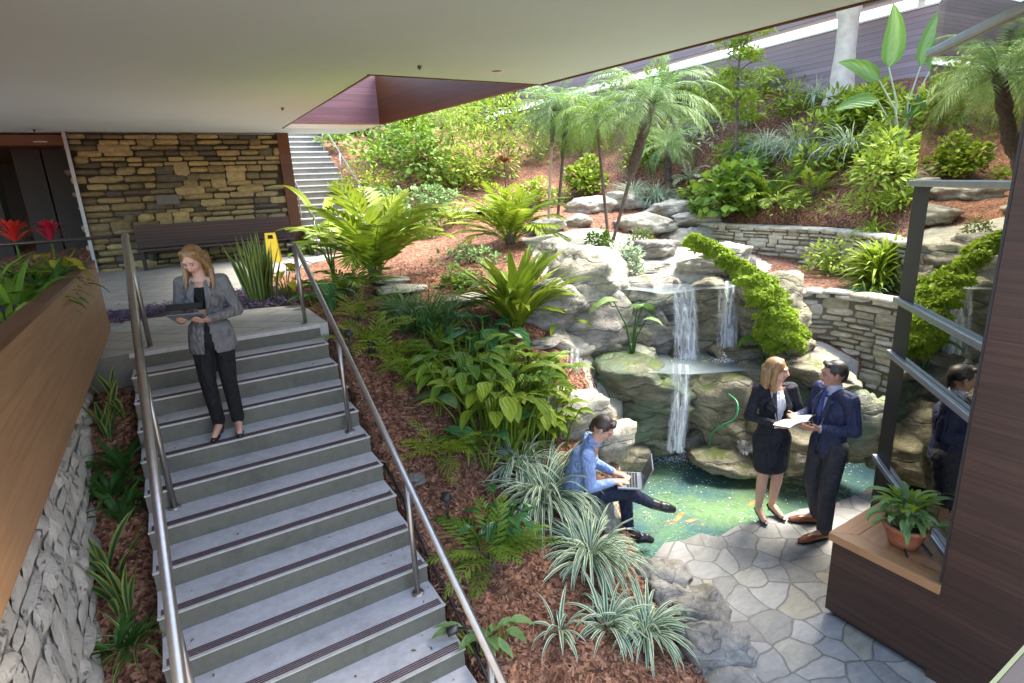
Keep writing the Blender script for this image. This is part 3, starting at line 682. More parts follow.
# dark entrance left of the wall
en = empty('entrance', (-3, 15.2, ZL)); tag(en, 'dark glazed entrance under a brown ceiling at far left', 'entrance')
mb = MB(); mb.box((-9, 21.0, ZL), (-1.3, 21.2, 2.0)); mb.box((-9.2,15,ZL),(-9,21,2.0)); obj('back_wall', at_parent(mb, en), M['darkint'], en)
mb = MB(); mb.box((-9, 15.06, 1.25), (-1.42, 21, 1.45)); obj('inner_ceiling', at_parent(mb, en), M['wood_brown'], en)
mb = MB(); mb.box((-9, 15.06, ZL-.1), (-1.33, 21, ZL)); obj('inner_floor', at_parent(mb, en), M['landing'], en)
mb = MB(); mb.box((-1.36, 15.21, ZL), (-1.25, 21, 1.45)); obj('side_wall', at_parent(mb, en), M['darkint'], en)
for q, w in (((20,200),.55), ((75,200),.5), ((102,200),.5), ((133,205),.35)):
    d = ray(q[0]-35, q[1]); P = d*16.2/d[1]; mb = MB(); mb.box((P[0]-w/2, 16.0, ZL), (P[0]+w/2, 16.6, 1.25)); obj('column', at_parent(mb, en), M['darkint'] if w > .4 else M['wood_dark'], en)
d = ray(67,200); P = d*17.5/d[1]
wl_mat, n_, l_, b_ = newmat('window_daylight_glow'); b_.inputs['Base Color'].default_value = (.25,.28,.24,1); b_.inputs['Emission Color'].default_value = (.5,.62,.5,1); b_.inputs['Emission Strength'].default_value = .35
wl_n = noisy(n_, l_, coords(n_, l_, (1,1,1), 'World'), 7, 4); wr = ramp(n_, [(.35,(.03,.05,.03)),(.6,(.45,.55,.45))]); l_.new(wl_n, wr.inputs[0]); l_.new(wr.outputs[0], b_.inputs['Emission Color'])  # mottled green emission stands in for daylight coming through the window
mb = MB(); mb.box((P[0]-.25, 17.3, -.9), (P[0]+.55, 17.33, .9)); wd = obj('window', at_parent(mb, en), wl_mat, en)
mb = MB()
for i in range(5): mb.box((P[0]-.27+i*.2, 17.25, -.92), (P[0]-.24+i*.2, 17.295, .92))
for i in range(6): mb.box((P[0]-.27, 17.24, -.92+i*.36), (P[0]+.57, 17.249, -.89+i*.36))
obj('frame', at_parent(mb, en), M['black'], wd)
downlight(at_z(40,142,1.248), .11, 'small round light in the brown entrance ceiling, left one'); downlight(at_z(64,154,1.248), .09, 'small round light in the brown entrance ceiling next to the stone wall')

# ------------------------------------------------------------------ left planter
pt = empty('long_planter', (-.69, 4, ZL)); tag(pt, 'long tan cedar planter box with red bromeliads above rough stone', 'planter')
mb = MB(); mb.box((-.74, .6, -1.31), (-.69, 7.5, -.575)); obj('side_board', at_parent(mb, pt), M['wood_tan'], pt)
mb = MB(); mb.box((-2.6, 7.44, -1.31), (-.742, 7.5, -.58)); obj('end_board', at_parent(mb, pt), M['wood_tan'], pt)
mb = MB(); mb.box((-.79, .6, -.574), (-.685, 7.51, -.545)); obj('rim', at_parent(mb, pt), M['wood_brown'], pt)
mb = MB(); mb.box((-.83, .6, -1.3), (-.80, 7.4, -.60)); mb.box((-2.6, .6, -1.3), (-2.55, 7.4, -.58)); obj('liner', at_parent(mb, pt), M['black'], pt)
mb = MB(); mb.box((-2.55, .6, -1.0), (-.83, 7.4, -.72)); obj('soil', at_parent(mb, pt), M['soil'], pt)
mb = MB(); mb.box((-2.55, 4.9, -.72), (-.83, 4.94, -.60)); obj('divider', at_parent(mb, pt), M['black'], pt)
# rubble base wall: displaced sheet
mb = MB(); stone_wall(mb, [(-.86, 7.35), (-.86, .6)][::-1], lambda t: -3.9, lambda t: -1.30, rg, (.10,.22), (.10,.32), .03, .05, False)
o = obj('planter_base_wall', mb, M['rubble'], None, True); tag(o, 'rough whitish rubble wall beneath the tan planter box', 'stone wall')
mb = MB(); mb.box((-6, .6, -3.9), (-.95, Y0-.1, ZL-.27)); mb.box((-6, Y0-.1, -3.9), (-.95, 7.4, ZL-.27)); struct('landing_base', mb, M['riser'])
mb = MB(); mb.box((-.95, Y0-.005, -2.4), (XL, Y0+.0, ZL-.002)); struct('landing_edge', mb, M['riser'])

# ------------------------------------------------------------------ right: box with oak top, dark board wall, glass, ledge
XB = 4.12
bx = empty('wooden_counter', (XB, 2.09, ZP)); tag(bx, 'dark boarded bench box with honey oak top and flower pot', 'counter')
mb = MB(); mb.box((XB+.003, 1.0, ZP+.06), (4.9, 2.075, -2.84)); obj('body', at_parent(mb, bx), M['wood_dark'], bx)
mb = MB(); mb.box((XB+.05, 1.0, ZP), (4.85, 2.03, ZP+.06)); obj('plinth', at_parent(mb, bx), M['black'], bx)
# top: mitred frame boards
mb = MB(); mb.prism([(XB-.02,1.33),(XB-.02,2.10),(XB+.13,1.95),(XB+.13,1.33)], -2.84, -2.77); tp = obj('top', at_parent(mb, bx), M['wood_top'], bx, bevel=.004)
mb = MB(); mb.prism([(XB-.018,2.102),(4.95,2.102),(4.95,1.952),(XB+.132,1.952)], -2.84, -2.771); obj('end_board', at_parent(mb, bx), M['wood_top2'], tp, bevel=.004)
mb = MB(); mb.box((XB+.133, 1.33, -2.84), (4.95, 1.949, -2.773)); obj('middle_board', at_parent(mb, bx), M['wood_top2'], tp)
wr_ = empty('board_wall', (XB, 0, ZP)); tag(wr_, 'tall dark walnut boarded wall at the right edge', 'wall')
mb = MB(); mb.box((XB, -1.2, ZP), (XB+.18, 1.33, ZC-.003)); obj('boards', at_parent(mb, wr_), M['wood_dark'], wr_)
mb = MB(); mb.box((XB-.006, 1.331, ZP+.8), (XB+.186, 1.345, ZC-.004)); obj('corner_trim', at_parent(mb, wr_), M['black'], wr_)
# glazing
G0 = Vector((5.66, 2.52, 0)); GD = Vector((.731, .682, 0)).normalized(); GN = Vector((GD.y, -GD.x, 0))
gl = empty('glass_screen', (G0.x, G0.y, ZP)); tag(gl, 'tall reflective glass screen with steel rails beside the dark boarded wall', 'glass wall')
def along(s, off=0): return G0-GD*s+GN*off
def gbar(s0, s1, o0, o1, z0, z1):
    mb = MB(); mb.prism([tuple(along(s0,o0).xy), tuple(along(s1,o0).xy), tuple(along(s1,o1).xy), tuple(along(s0,o1).xy)], z0, z1); return at_parent(mb, gl)
gm, n_, l_, b_ = newmat('dark_reflective_glass')
gls = n_.new('ShaderNodeBsdfGlossy'); gls.inputs['Roughness'].default_value = .012; gls.inputs['Color'].default_value = (.95,.93,.80,1)
tr = n_.new('ShaderNodeBsdfTransparent'); tr.inputs[0].default_value = (.62,.60,.50,1); mx = n_.new('ShaderNodeMixShader')
lw = n_.new('ShaderNodeFresnel'); lw.inputs[0].default_value = 1.9; l_.new(mth(n_, l_, 'ADD', mth(n_, l_, 'MULTIPLY', lw.outputs[0], 1.2), .22, True), mx.inputs[0])
l_.new(tr.outputs[0], mx.inputs[1]); l_.new(gls.outputs[0], mx.inputs[2]); l_.new(mx.outputs[0], n_['Material Output'].inputs[0])
obj('glass_pane', gbar(0, 1.75, .0, .012, ZP+.02, 2.6), gm, gl)
for z, h in ((.905,.055), (-.13,.05), (-1.165,.055), (-1.675,.055), (-2.76,.05)):
    obj('rail', gbar(-.02, 1.74, -.045, -.001, z-h/2, z+h/2), M['alu'], gl, bevel=.006)
obj('dark_post', gbar(-.01, .33, -.0006, .05, ZP, -.155), mat_plain('gloss_black', (.010,.009,.008), .6, 0, .1, 8, 0), gl)
for z in (-1.13, -1.66, -2.72): obj('inner_bar', gbar(.3, 1.6, .5, .54, z-.02, z+.02), M['alu'], gl)
# dark room behind the screen
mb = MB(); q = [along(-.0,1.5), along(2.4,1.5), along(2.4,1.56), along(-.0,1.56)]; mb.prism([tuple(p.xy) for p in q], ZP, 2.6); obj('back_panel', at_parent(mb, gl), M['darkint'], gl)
# near ledge at the bottom right corner
lg = empty('steel_capped_ledge', (1.9, .1, ZP)); tag(lg, 'pale edged parapet corner at the bottom right', 'ledge')
mb = MB(); mb.box((1.3, -.55, -1.26), (2.6, .348, -1.203)); obj('ledge_top', at_parent(mb, lg), mat_plain('grey_ledge', (.02,.018,.022), .95, 0), lg)
mb = MB(); mb.box((1.3, .349, -1.27), (2.6, .358, -1.199)); obj('edge_strip', at_parent(mb, lg), mat_plain('pale_green_edge', (.06,.075,.045), .9, 0), lg)

# ------------------------------------------------------------------ far building above the bank
fb = empty('far_building', (14.2, 9, 2)); tag(fb, 'mauve boarded building with a pale open band behind the slope', 'building')
mb = MB(); mb.box((14, -8, .5), (14.3, 30, 3.13)); obj('lower_siding', at_parent(mb, fb), M['wood_far'], fb)
mb = MB(); mb.box((13.96, -8, 3.132), (14.34, 30, 3.17)); obj('sill', at_parent(mb, fb), M['white'], fb)
mb = MB(); mb.box((13.6, -8, 3.36), (14.0, 30, 5.2)); obj('upper_fascia', at_parent(mb, fb), M['wood_far'], fb)


for Y in (2, 6.5, 11, 15.5, 20): 
    mb = MB(); mb.box((14.02, Y, 3.171), (14.17, Y+.15, 3.7)); obj('pillar', at_parent(mb, fb), M['white'], fb)
mb = MB(); mb.box((-2, 25, -1), (14, 25.4, 6)); o = obj('boundary_wall', mb, M['wood_far']); tag(o, 'mauve boarded wall closing the far end of the garden', 'wall')

# ------------------------------------------------------------------ rocks
_ico = {}
def ico(sub):
    if sub not in _ico:
        bm = bmesh.new(); bmesh.ops.create_icosphere(bm, subdivisions=sub, radius=1.0)
        _ico[sub] = ([v.co.copy() for v in bm.verts], [tuple(v.index for v in f.verts) for f in bm.faces]); bm.free()
    return _ico[sub]
def boulder_mb(size, seed, rough=.22, flat=.5, sub=4, strata=0.0, boxy=.45):
    """lumpy boulder, half sizes in `size`, squarish, with bedding cracks"""
    vs, fs = ico(sub); r = random.Random(seed); o = Vector((r.uniform(-50,50), r.uniform(-50,50), r.uniform(-50,50)))
    cuts = []
    for _ in range(7):
        d = Vector((r.uniform(-1,1), r.uniform(-1,1), r.uniform(-.8,1))).normalized(); cuts.append((d, r.uniform(.62,.88)))
    mb = MB()
    for v in vs:
        m = max(abs(v.x), abs(v.y), abs(v.z)); p = v.lerp(v/m, boxy)
        for d, t in cuts:
            e = p.dot(d)-t
            if e > 0: p = p-d*(e*.85)
        n1 = noise.noise(v*1.3+o); n2 = noise.fractal(v*3.1+o, 1.0, 2.0, 4); n3 = noise.noise(v*11+o)
        rid = 1-abs(noise.noise(v*2.3+o*1.7))*5
        q = p*(1+rough*n1+rough*.38*n2+.02*n3-(.10*max(0, rid) if rid > 0 else 0)-.045*max(0, 1-abs(noise.noise(v*4.9+o*2.3))*7))
        if strata:
            s = sin((q.z*size[2]*2*pi/strata)+2.2*noise.noise(v*1.6+o)); q = q*(1+.045*s*(1-abs(v.z))**.5)
        mb.vert((q.x*size[0], q.y*size[1], q.z*size[2]), (.5,.5,.5))
    mb.f = list(fs); return mb
def boulder(name, pos, size, rz, seed, mat, parent=None, **k):
    o = obj(name, boulder_mb(size, seed, **k), mat, parent, True)
    o.location = Vector(pos)-(parent.location if parent else Vector((0,0,0))); o.rotation_euler = (k.get('tilt', 0) if False else 0, 0, rz)
    return o

# the waterfall cliff: (px, py centre, px width, px height, distance, depth factor, material)
cliff = empty('waterfall_rocks', at_dist(680, 400, 7.9)); tag(cliff, 'stacked rock cliff with ledges that the waterfalls run over', 'rock formation')
CL = [
 # upper tier
 (548,310,70,60,7.55,.9,'g'),(592,285,90,62,7.95,.8,'p'),(600,325,84,70,7.75,.8,'g'),(560,352,60,48,7.3,.8,'p'),(642,300,80,44,8.05,.7,'g'),(650,332,66,60,7.9,.6,'g'),
 (704,318,40,66,8.05,.7,'c'),(704,298,34,34,8.0,.7,'c'),(668,322,34,80,8.12,.5,'d'),(740,318,40,90,8.25,.6,'d'),(752,322,36,60,8.0,.7,'c'),(768,300,50,50,7.85,.8,'c'),(784,326,44,44,7.7,.8,'c'),
 (720,325,24,90,8.3,.5,'d'),(683,330,24,90,8.3,.5,'d'),(628,345,50,40,7.75,.7,'c'),(590,352,54,46,7.6,.8,'c'),
 # middle ledges
 (600,385,76,50,7.35,1,'m'),(640,372,96,40,7.45,.9,'m'),(652,398,76,44,7.3,.9,'m'),(574,398,40,60,7.15,.9,'m'),(668,378,48,34,7.6,.8,'c'),
 (742,352,60,26,8.0,.9,'c'),(768,378,60,34,7.7,1,'m'),(806,368,74,20,7.6,1,'c'),(826,382,40,22,7.5,.8,'c'),(738,372,50,26,7.75,.9,'c'),
 # lower tier
 (700,385,36,46,7.45,.8,'c'),(712,410,64,76,7.3,.85,'c'),(738,395,40,60,7.4,.8,'c'),(748,432,56,38,7.2,.9,'c'),(640,430,70,56,7.2,.8,'m'),(604,425,60,56,7.05,.9,'m'),
 (655,440,46,30,7.1,.9,'c'),(675,395,30,90,7.65,.5,'d'),(700,440,40,28,7.15,.9,'d'),(775,420,60,60,7.3,.9,'c'),(800,440,70,36,7.15,1,'c'),(838,440,44,34,7.1,.9,'c'),
 (868,428,46,64,7.0,.8,'m'),(730,450,70,20,7.05,1,'c'),(790,400,50,50,7.45,.9,'m'),(570,440,44,60,6.75,.9,'c'),(625,455,40,24,6.8,1,'c'),
 (790,345,40,26,7.75,.8,'c'),(895,440,40,50,7.0,.8,'m'),
]
mats = {'p':'rock_pale','g':'rock_grey','c':'rock_cliff','m':'rock_wet','d':'rock_dark'}
M['rock_dark'] = mat_rock('dark_wet_rock', (.03,.028,.02), (.09,.08,.06), (.18,.16,.12), wet=1)
M['rock_grey'] = mat_rock('weathered_boulder', (.13,.125,.115), (.29,.27,.24), (.43,.40,.35), moss=.1)
for i, (px, py, w, h, D, df, mk) in enumerate(CL):
    p = at_dist(px, py, D); k = p.length/FPX; hw = w*k/2*1.12; hh = h*k/2*1.12
    boulder('boulder', p, (hw, max(.14, hw*df), hh), -.6+rnd.uniform(-.3,.3), 100+i, M[mats[mk]], cliff, strata=.16 if mk in 'cmd' else .24, sub=4, boxy=.55)

# pale boulders of the stream bed and the slope: things of their own
def rock_at(px, py, w, h, seed, mat, label, zoff=0, dfac=.9, flat=None, group=None, D=None, name='boulder'):
    p = place(px, py+h*.25) if D is None else at_dist(px, py, D)
    k = p.length/FPX; hw = w*k/2; hh = h*k/2
    o = boulder(name, (p.x, p.y, p.z+hh*.35+zoff), (hw, hw*dfac, hh*1.05), rnd.uniform(-.5,.1), seed, M[mat], strata=.2)
    tag(o, label, 'rock', group); return o
SR = [(596,258,62,26,'grey-white slab left of the stream below the palm stems'),(640,220,60,22,'flat pale rock behind the two leaning palm stems'),(668,228,50,26,'pale rock right of the leaning palm, middle of the stream bank'),
 (700,262,44,24,'round pale rock above the right waterfall'),(560,250,40,24,'small pale rock under the double palm'),(590,205,50,20,'white flat rock behind the double palm stems'),(625,200,40,18,'small white rock between the palms and the silver grass'),
 (655,250,50,22,'grey layered rock at the head of the stream'),(574,268,40,20,'grey slab touching the left cliff top'),(690,240,60,26,'broad cream rock beside the mossy mound'),(720,262,56,36,'cream boulder carrying the bright moss'),
 (545,228,36,18,'low pale rock behind the yellow green cycad'),(610,282,60,20,'grey ledge stone along the stream edge'),(655,284,44,18,'dark grey ledge stone touching the stream tuft'),(744,282,30,24,'small cream rock right of the right waterfall'),
 (575,222,30,16,'white stone at the foot of the double palm'),(650,270,36,16,'flat grey stone in the stream'),(705,225,60,16,'long cream rock at the near end of the upper wall'),(670,208,44,14,'flat white rock below the silver grass row')]
for i, (px, py, w, h, lab) in enumerate(SR): rock_at(px, py, w, h, 300+i, 'rock_grey' if 'grey' in lab else 'rock_pale', lab)
ED = [(662,584,54,40,'boulder at the left tip of the patio by the seated man\'s shoe','rock_grey'),(676,596,52,36,'purple grey boulder below the shoe boulder on the patio edge','rock_grey'),(706,612,56,44,'grey boulder in the middle of the patio edging','rock_grey'),
 (712,650,64,50,'large smooth grey boulder low on the patio edging','rock_grey'),(716,684,60,26,'grey boulder cut by the bottom of the photo','rock_grey'),(690,632,30,24,'small grey boulder between larger edging boulders','rock_grey'),
 (575,412,72,44,'smooth cream boulder above the seated man\'s head','rock_pale'),(612,440,50,50,'cream boulder at the pool just right of the seated man\'s head','rock_pale'),(634,470,40,36,'cream boulder behind the laptop','rock_pale'),
 (640,530,44,60,'sandy boulder under the seated man\'s knee','rock_pale'),(545,395,40,30,'cream rock beside the big leafed clump','rock_pale'),
 (415,480,20,10,'small stone beside the right stair edge','rock_grey')]
for i, (px, py, w, h, lab, m) in enumerate(ED): rock_at(px, py, w, h, 340+i, m, lab)
# seat rock
SEAT = Vector((3.18, 4.02, 0))
o = boulder('boulder', (3.20, 3.99, -3.33), (.40, .36, .31), .3, 371, M['rock_pale'], strata=.2); tag(o, 'sandy boulder that the seated man uses as a seat', 'rock')
# stepping slabs in the mulch
for i, (px, py, w, h, lab) in enumerate([(398,292,60,20,'pale flat stepping slab below the large fronds'),(470,300,50,16,'pale flat stone between dark grass and bright strap plant'),(330,312,1,1,''),(545,345,40,18,'flat stone at the top left of the cliff'),(480,212,70,14,'dark flat slab on the mulch behind the cycad'),(395,282,40,14,'pale slab edge under the arching leaf')]):
    if lab:
        p = place(px, py); k = p.length/FPX
        o = boulder('stepping_stone', (p.x, p.y, p.z+.03), (w*k/2, w*k/2*.8, .06), .2, 390+i, M['rock_pale' if 'pale' in lab else 'rock_grey'], rough=.12, boxy=.3); tag(o, lab, 'stone slab')

# ------------------------------------------------------------------ moving water
def fall_mat():
    m, n, l, bs = newmat('falling_water')
    v = coords(n, l, (17,17,.8), 'World'); f = noisy(n, l, v, 1.0, 4, .6); v2 = coords(n, l, (70,70,5), 'World'); f2 = noisy(n, l, v2, 1, 3)
    mr = n.new('ShaderNodeMapRange'); mr.inputs[1].default_value = .44; mr.inputs[2].default_value = .66; mr.inputs[3].default_value = .04; mr.inputs[4].default_value = .9
    l.new(mth(n, l, 'ADD', mth(n, l, 'MULTIPLY', f, .75), mth(n, l, 'MULTIPLY', f2, .27)), mr.inputs[0])
    a = n.new('ShaderNodeAttribute'); a.attribute_name = 'var'; sp = n.new('ShaderNodeSeparateColor'); l.new(a.outputs['Color'], sp.inputs[0])
    al = mth(n, l, 'MULTIPLY', mr.outputs[0], sp.outputs[0])
    bs.inputs['Base Color'].default_value = (.82,.85,.92,1); bs.inputs['Roughness'].default_value = .3; l.new(al, bs.inputs['Alpha']); return m
M['fall'] = fall_mat()
def fall(top_px, bot_px, w_px, Dt, Db, name, label, seed):
    pt_ = at_dist(*top_px, Dt); pb = at_dist(*bot_px, Db); k = pt_.length/FPX; W = w_px*k; side = Vector((.8,-.6,0)); r = random.Random(seed)
    out = Vector((-.6,-.8,0)); mb = MB(); nu, nv = 14, 26
    for layer in range(2):
        b = len(mb.v)
        for j in range(nv+1):
            t = j/nv; c = pt_.lerp(pb, t); c.z = pt_.z+(pb.z-pt_.z)*t; fwd = out*(.10*sin(min(1, t*2)*pi/2)+.05*layer)+out*.03*noise.noise(Vector((t*5, seed, layer)))
            for i in range(nu+1):
                u = i/nu*2-1; wv = W/2*(1+.12*noise.noise(Vector((t*4, u, seed))))
                e = (1-abs(u)**3)*(.75+.4*t)
                mb.vert(c+side*(u*wv)+fwd+out*(.03*cos(u*9+seed)), (max(0.02, min(1, e)), 0, t))
        for j in range(nv):
            for i in range(nu): a = b+j*(nu+1)+i; mb.face(a, a+1, a+nu+2, a+nu+1)
    o = obj(name, mb, M['fall'], None, True); tag(o, label, 'waterfall'); return o
fall((683,287), (684,357), 25, 7.75, 7.62, 'waterfall', 'wide upper waterfall on the left of the two', 1)
fall((726,281), (723,361), 19, 7.98, 7.8, 'waterfall', 'narrow upper waterfall on the right beside the moss', 2)
fall((681,364), (673,448), 19, 6.98, 6.85, 'waterfall', 'lower waterfall dropping into the pool', 3)
fall((574,348), (572,398), 15, 6.85, 6.75, 'waterfall', 'thin left waterfall half hidden by rocks', 4)
fall((748,434), (750,449), 26, 6.98, 6.93, 'waterfall', 'short trickle over the rim left of the woman in black', 5)
def px_poly(pts, z): return [tuple(at_z(x, y, z).xy) for x, y in pts]
sheet(px_poly([(596,268),(650,262),(690,268),(742,270),(748,284),(728,290),(700,291),(664,296),(640,292),(610,290)], -1.42), -1.40, 'stream_water', M['water_top'])
sheet(px_poly([(600,358),(640,352),(700,346),(760,350),(800,352),(800,368),(745,372),(690,376),(640,374),(600,372)], -2.33), -2.31, 'basin_water', M['water_top'])
# foam where the water lands
fm, n_, l_, b_ = newmat('foam'); b_.inputs['Base Color'].default_value = (.85,.88,.92,1); b_.inputs['Roughness'].default_value = .5
def foam(px, py, z, rx, n, seed, name='water_foam'):
    c = at_z(px, py, z); r = random.Random(seed); mb = MB()
    for i in range(n):
        a = r.uniform(0, 2*pi); d = abs(r.gauss(0, .5)); x = c.x+cos(a)*d*rx; y = c.y+sin(a)*d*rx*.8; s = r.uniform(.003,.011)*(1.3-min(1, d)*.7); zz = z+.004+max(0, r.gauss(.03,.03))*max(0, 1-d*1.6)
        mb.add([(x-s,y,zz),(x,y-s,zz),(x+s,y,zz),(x,y+s,zz),(x,y,zz+s)], [(0,1,4),(1,2,4),(2,3,4),(3,0,4)], (.5,.5,.5))
    o = obj(name, mb, fm); tag(o, 'white foam and droplets where a waterfall lands', 'foam', kind='stuff')
foam(676,450,-3.60,.55,4200,1); foam(684,357,-2.31,.22,700,2); foam(724,360,-2.31,.2,500,3); foam(750,452,-3.6,.4,1200,4); foam(572,398,-2.6,.12,200,5)
# sparkling bubbles drifting on the pool
def bubbles():
    r = random.Random(9); mb = MB(); poly = POOL
    for i in range(520):
        px = r.uniform(640,870); py = 446+abs(r.gauss(0, 38)); p = at_z(px, py, -3.6)
        if not in_poly(np.array([p.x]), np.array([p.y]), poly)[0] or in_poly(np.array([p.x]), np.array([p.y]), PATIO)[0]: continue
        s = r.uniform(.0015,.006); a = r.uniform(0, pi); d = Vector((cos(a), sin(a), 0))*s*r.uniform(1,3.5); e = Vector((-sin(a), cos(a), 0))*s; p.z = -3.598
        mb.add([p-d, p-e, p+d, p+e], [(0,1,2,3)], (.5,.5,.5))
    o = obj('pool_bubbles', mb, fm); tag(o, 'small white bubbles drifting over the green pool', 'bubbles', kind='stuff')
bubbles()
# hose
mb = MB(); hp = [at_dist(728,394,6.85), at_dist(737,403,6.7), at_dist(735,418,6.6), at_dist(722,426,6.6), at_dist(712,434,6.7), at_dist(709,450,6.85)]
hp = [Vector((*q,)) for q in hp]; sp_ = []
for i in range(len(hp)-1):
    for j in range(6):
        t = j/6; p0 = hp[max(0,i-1)]; p1 = hp[i]; p2 = hp[i+1]; p3 = hp[min(len(hp)-1,i+2)]
        sp_.append(.5*((2*p1)+(-p0+p2)*t+(2*p0-5*p1+4*p2-p3)*t*t+(-p0+3*p1-3*p2+p3)*t**3))
mb.tube(sp_+[hp[-1]], .012, 8); o = obj('garden_hose', mb, mat_plain('green_hose', (.03,.20,.09), .4, 0, .1, 5, 0), None, True); tag(o, 'bright green hose curving over the rocks into the pool', 'hose')
# koi
KM = leaf_mat('koi_skin', (.55,.07,.015), (.72,.22,.07), rough=.3, trans=0)
def koi(px, py, rz, L, label):
    p = at_z(px, py, -3.6); root = empty('koi', (p.x, p.y, -3.622), rz); tag(root, label, 'fish', 'koi in the pool')
    mb = MB(); rings = [(-.5,.018,.03),(-.42,.04,.035),(-.25,.085,.055),(0,.125,.07),(.2,.12,.065),(.38,.085,.05),(.47,.05,.03),(.5,.008,.01)]
    for i, (x, w, h) in enumerate(rings):
        for k in range(10): a = 2*pi*k/10; mb.vert((x*L, (w*cos(a)+.03*sin(x*7))*L, h*sin(a)*L), (.3+.6*(i % 2), 0, 0))
    for i in range(len(rings)-1):
        for k in range(10): mb.face(i*10+k, i*10+(k+1) % 10, (i+1)*10+(k+1) % 10, (i+1)*10+k)
    obj('body', mb, KM, root, True)
    mb = MB(); mb.add([(-.48*L,.0,0),(-.68*L,.10*L,.02),(-.62*L,0,.01),(-.66*L,-.10*L,.02)], [(0,1,2),(0,2,3)], (.9,0,0)); obj('tail_fin', mb, KM, root)
    for s in (-1, 1): mb = MB(); mb.add([(.22*L,s*.06*L,0),(.12*L,s*.17*L,0),(.06*L,s*.15*L,0),(.10*L,s*.07*L,0)], [(0,1,2,3)], (.9,0,0)); obj('fin', mb, KM, root)
koi(678,517,.2,.34,'orange koi swimming left of the pair of bright koi'); koi(690,520,-.4,.30,'orange koi swimming right in the cluster near the patio'); koi(702,524,-.9,.26,'small red koi at the right end of the cluster'); koi(668,521,.6,.26,'pale orange koi nearest the seated man\'s shoe'); koi(751,503,.1,.3,'orange koi swimming behind the woman in the skirt')

# ------------------------------------------------------------------ plants
LM = {
 'lime': leaf_mat('lime_leaf', (.13,.20,.014), (.30,.38,.035)),
 'yellow': leaf_mat('yellow_green_leaf', (.15,.23,.018), (.36,.45,.06)),
 'green': leaf_mat('mid_green_leaf', (.075,.155,.014), (.20,.31,.035)),
 'deep': leaf_mat('deep_green_leaf', (.03,.085,.016), (.08,.18,.035)),
 'blue': leaf_mat('blue_green_leaf', (.10,.18,.055), (.23,.35,.13)),
 'silver': leaf_mat('silver_leaf', (.28,.36,.22), (.50,.56,.40)),
 'stripe': leaf_mat('striped_leaf', (.06,.14,.05), (.13,.24,.09), edge=(.66,.72,.56)),
 'snake': leaf_mat('snake_plant_leaf', (.02,.07,.025), (.05,.13,.045), edge=(.30,.34,.08)),
 'banana': leaf_mat('banana_leaf', (.10,.20,.06), (.20,.32,.10), edge=(.12,.24,.04), trans=.35),
 'olive': leaf_mat('olive_leaf', (.07,.11,.02), (.20,.26,.05)),
 'red': leaf_mat('red_bract', (.55,.02,.02), (.80,.07,.04), rough=.35, trans=.15),
 'crimson': leaf_mat('crimson_bract', (.30,.01,.03), (.50,.02,.06), rough=.35, trans=.15),
 'croton': leaf_mat('yellow_croton_leaf', (.35,.30,.03), (.60,.50,.05)),
 'purple': leaf_mat('purple_leaf', (.07,.05,.10), (.20,.16,.28), trans=.1),
 'dry': leaf_mat('dry_leaf', (.16,.09,.04), (.34,.22,.11)),
 'moss': leaf_mat('moss_leaf', (.13,.21,.014), (.34,.45,.045)),
 'gloss': leaf_mat('glossy_leaf', (.03,.10,.03), (.08,.20,.06), rough=.22),
 'ti': leaf_mat('bronze_ti_leaf', (.12,.07,.03), (.30,.18,.07)),
}
BARK = mat_plain('grey_brown_bark', (.13,.10,.075), .9, 0, .35, 14, .8, bscale=30)
BARKP = mat_plain('pale_smooth_bark', (.52,.45,.36), .8, 0, .18, 5, .3)
BOOT = mat_plain('rough_palm_bark', (.09,.065,.05), .95, 0, .5, 22, 1.0, bscale=40)
UP = Vector((0,0,1))
def blade(mb, p, az, L, w, e0, droop, r, segs=5, tip=.0, fold=.25, wpos=.35, var=None, twist=0):
    """one strap or lance leaf: starts at p, leans out towards az, elevation e0 falling by droop"""
    v = r.random() if var is None else var; h = Vector((cos(az), sin(az), 0)); side = Vector((-sin(az), cos(az), 0)); q = Vector(p); e = e0; b = len(mb.v)
    st = L/segs
    for i in range(segs+1):
        t = i/segs
        if wpos > 0: ww = w*(min(1, (t/wpos)**.6*.85+.15) if t < wpos else max(tip, (1-((t-wpos)/(1-wpos))**2.0)))
        else: ww = w*max(tip, 1-t**1.8)
        up = Vector((-cos(az)*sin(e), -sin(az)*sin(e), cos(e))); s2 = side*cos(twist*t)+up*sin(twist*t)
        mb.vert(q+s2*ww/2+up*(fold*ww*.5), (v, 1, t)); mb.vert(q, (v, 0, t)); mb.vert(q-s2*ww/2+up*(fold*ww*.5), (v, 1, t))
        q = q+(h*cos(e)+UP*sin(e))*st; e -= droop/segs*(1+.6*t)
    for i in range(segs):
        a = b+i*3; mb.face(a, a+1, a+4, a+3); mb.face(a+1, a+2, a+5, a+4)
def tuft(mb, o, n, L, w, r, e=(.5,1.4), droop=(1.0,2.4), spread=.05, segs=5, wpos=.25, fold=.3, az0=None):
    for i in range(n):
        az = r.uniform(0, 2*pi) if az0 is None else az0+r.gauss(0, .8); d = r.uniform(0, spread)
        blade(mb, (o[0]+cos(az)*d, o[1]+sin(az)*d, o[2]), az+r.gauss(0,.25), L*r.uniform(.6,1.05), w*r.uniform(.75,1.15), r.uniform(*e), r.uniform(*droop), r, segs, wpos=wpos, fold=fold, twist=r.uniform(-.5,.5))
